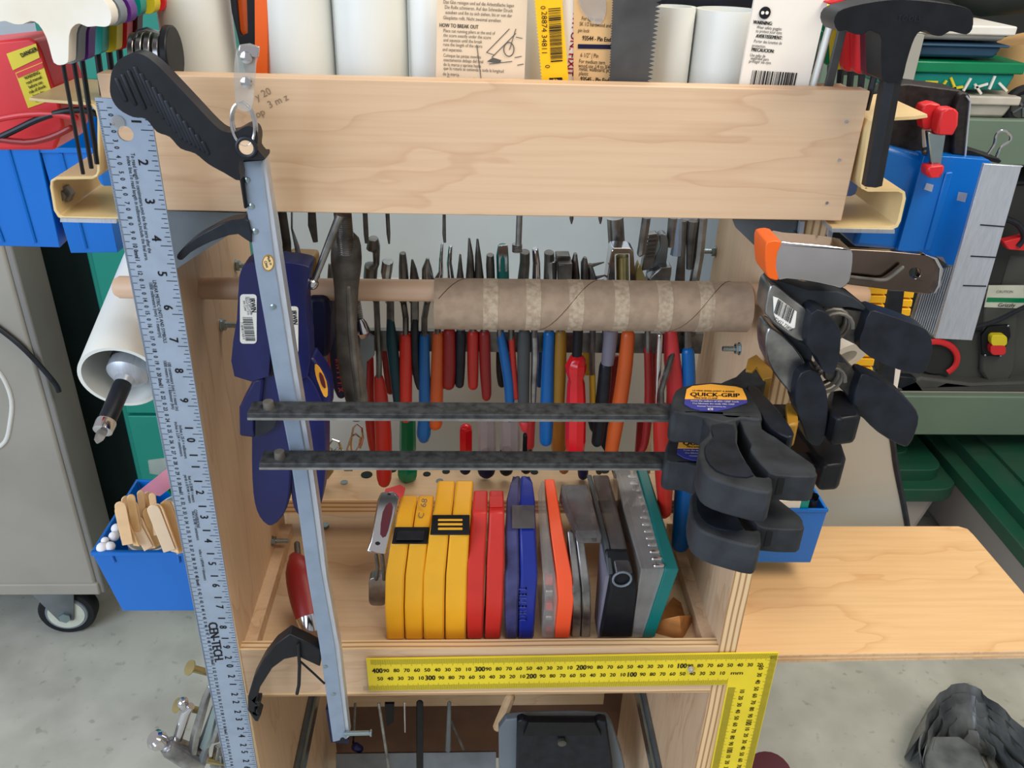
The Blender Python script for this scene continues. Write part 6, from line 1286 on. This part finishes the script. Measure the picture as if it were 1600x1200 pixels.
obj('yellow_cap', plate(MB(), rrect(1549, 524, 1574, 541, 6), ym_ - .032, .018), 'yellow_plastic', pl_, bev=.003); obj('red_cap', plate(MB(), rrect(1548, 539, 1572, 555, 6), ym_ - .032, .018), 'red_plastic', pl_, bev=.003)
for a, b in ((1575, 509), (1539, 555), (1563, 556)): P = aty(a, b, ym_ - .02); m = MB(); m.ball(P, .003, 6); obj('screw', m, 'zinc', pl_)
m = MB(); plate(m, [(1545, 446), (1600, 446), (1600, 482), (1538, 480)], ym_ - .014, .002); lb = obj('maker_plate', m, 'hub_cream', t)
obj('green_stripe', plate(MB(), [(1543, 465), (1600, 466), (1600, 473), (1541, 472)], ym_ - .0146, .001), 'handle_green', lb)
m = MB(); P = aty(1573, 477, ym_ - .016); text(m, 'Grizzly', P, (1, 0, 0), (0, 0, 1), mpp(P) * 9, 1.1, .02); P = aty(1570, 456, ym_ - .016); text(m, 'CAUTION', P, (1, 0, 0), (0, 0, 1), mpp(P) * 6, 1, 0); obj('lettering', m, 'grey_print', lb)
m = MB(); m.tube([aty(1462 + 34 * math.cos(k), 560 + 26 * math.sin(k), ym_ - .02) for k in [(-2.0 + .25 * i) for i in range(13)]], .007, 8, flat=.6); obj('red_ring', m, 'red_plastic', t)
obj('ring_face', plate(MB(), circ(1462, 560, 30, 24, 24), ym_ - .012, .01), 'machine_dark', t)
m = MB(); plate(m, [(1568, 378), (1600, 370), (1620, 380), (1600, 392), (1575, 390)], ym_ - .05, .02, sm=1); obj('red_knob', m, 'red_plastic', t, bev=.002)
m = MB(); m.tube(smoothpts([aty(a, b, ym_ - .03) for a, b in ((1480, 520), (1520, 512), (1560, 500), (1600, 480), (1640, 470))], 3, False), .005, 8); tag(obj('power_cord', m, 'black_rubber'), 'black power cord draped under the maker plate of the grey machine', 'cord'); m = MB(); m.tube(smoothpts([aty(a, b, ym_ - .05) for a, b in ((1565, 340), (1590, 350), (1600, 370), (1590, 385))], 3, False), .006, 8); tag(obj('power_cord', m, 'black_rubber'), 'short black cord curl by the red knob of the grey machine', 'cord')
t = thing('black_block', 'black rubber block with holes beside the lower black spring grip', 'block', tuple(aty(1425, 640, .98)))
m = MB(); plate(m, [(1398, 600), (1402, 588), (1430, 590), (1442, 605), (1440, 630), (1430, 640), (1400, 636)], 1.03, .02); clampz(m, zb1 + .001); obj('body', m, 'black_rubber', t, bev=.004)
# lidded totes under the shelf
def tote(label, lid_px, y, d, h_lid, body_px_bottom, zb):
    x0, x1 = aty(lid_px[0], lid_px[2], y).x, aty(lid_px[1], lid_px[2], y).x; z = aty(lid_px[0], lid_px[2], y).z
    t = thing('storage_tote', label, 'tote', ((x0 + x1) / 2, y + d / 2, 0), 'green lidded storage totes')
    m = MB(); i_ = .03; b_ = .07; m.hexa([(x0 + b_, y + b_ * .6, 0.0), (x1 - b_, y + b_ * .6, 0.0), (x1 - b_, y + d - b_, 0.0), (x0 + b_, y + d - b_, 0.0), (x0 + i_, y + .02, z - .01), (x1 - i_, y + .02, z - .01), (x1 - i_, y + d, z - .01), (x0 + i_, y + d, z - .01)]); obj('tote_body', m, 'tote_body', t, bev=.02, seg=3)
    r = .06; P = rrect(x0, y, x1, y + d, r, 5); m = MB().poly([(a, b, z) for a, b in P], (0, 0, -.035)); obj('lid_rim', m, 'tote_green', t, bev=.006)
    P = rrect(x0 + .035, y + .035, x1 - .035, y + d - .035, .04, 5); m = MB().poly([(a, b, z + .03) for a, b in P], (0, 0, -.035)); l = obj('lid_top', m, 'tote_green', t, bev=.012, seg=3)
    P = rrect(x0 + .09, y + .09, x1 - .09, y + d - .09, .04, 5); m = MB().poly([(a, b, z + .04) for a, b in P], (0, 0, -.012)); obj('lid_panel', m, 'tote_green', l, bev=.006)
    m = MB().box(((x0 + x1) / 2 - .004, y + .005, z + .001), ((x0 + x1) / 2 + .004, y + .09, z + .036)); obj('lid_groove', m, 'dark_green', l)
tote('green lidded tote under the shelf, just right of the pale sheet', (1290, 1508, 765), .95, .30, 0, 0, 0)
tote('green lidded tote at the right edge, nearer and lower than the other', (1640, 1980, 905), .62, .62, 0, 0, 0)
# plastic bag on the floor
t = thing('bag_bundle', 'folded grey plastic sheeting bundle lying on the floor at the bottom right', 'plastic bundle', tuple(atz(1520, 1180, 0)))
fold = [[(1437, 1150), (1455, 1105), (1478, 1078), (1502, 1068), (1530, 1078), (1570, 1110), (1620, 1160)], [(1443, 1165), (1462, 1118), (1485, 1090), (1510, 1084), (1540, 1100), (1580, 1135), (1640, 1190)], [(1455, 1178), (1470, 1130), (1490, 1105), (1515, 1100), (1548, 1122), (1590, 1160), (1640, 1220)], [(1470, 1190), (1482, 1145), (1500, 1120), (1520, 1118), (1550, 1145), (1585, 1185), (1620, 1240)], [(1500, 1200), (1505, 1160), (1520, 1140), (1545, 1160), (1560, 1200), (1580, 1240)]]
for i, f in enumerate(fold):
    A = smoothpts([atz(a, b, .10 - .015 * i) for a, b in f], 4, False); m = MB(); n = len(A)
    for k, p in enumerate(A):
        wv = .004 * math.sin(k * 1.7 + i) + .003 * math.sin(k * .6)
        m.v += [Vector((p.x + .012, p.y + .03, .002)), Vector((p.x + .004 + wv, p.y + .012, p.z * .6)), Vector((p.x + wv, p.y, p.z)), Vector((p.x - wv, p.y - .014, p.z * .72)), Vector((p.x + .006 + wv, p.y - .030, p.z * .35))]
    for k in range(n - 1):
        for r_ in range(4): b = k * 5 + r_; m.f.append((b, b + 1, b + 6, b + 5))
    obj('sheet_fold', m, 'bag_grey', t, solid=.0015, smooth=80)
m = MB(); slab(m, [(1446, 1180), (1456, 1150), (1500, 1150), (1530, 1170), (1560, 1240), (1450, 1240)], .07, .06, 1); obj('sheet_end', m, 'bag_grey', t, bev=.004)
tag(obj('round_lid', MB().tube([atz(1200, 1215, .1), atz(1200, 1215, .11)], .04, 24, ref=(1, 0, 0)), 'maroon_plastic'), 'dark round rim peeping in at the bottom beside the yellow square', 'lid')

# steel rails on the cart sides that the hanging bins hook onto
for (px, py, z, sx) in ((40, 170, 1.118, -1), (230, 749, .788, -1), (1250, 755, .722, 1)):
    P = atz(px, py, z); x0, x1 = sorted((P.x, sx * XO)); part('bin_rail', MB().box((x0, P.y - .001, z - .02), (x1, P.y + .002, z - .004)), 'galvanised', cart)
P = aty(1480, 330, .135); part('bin_rail', MB().box((XO, .135, P.z - .02), (P.x, .139, P.z)), 'galvanised', cart)
part('bin_bracket', MB().box((XO, .14, .70), (XO + .003, .30, .73)), 'galvanised', cart)
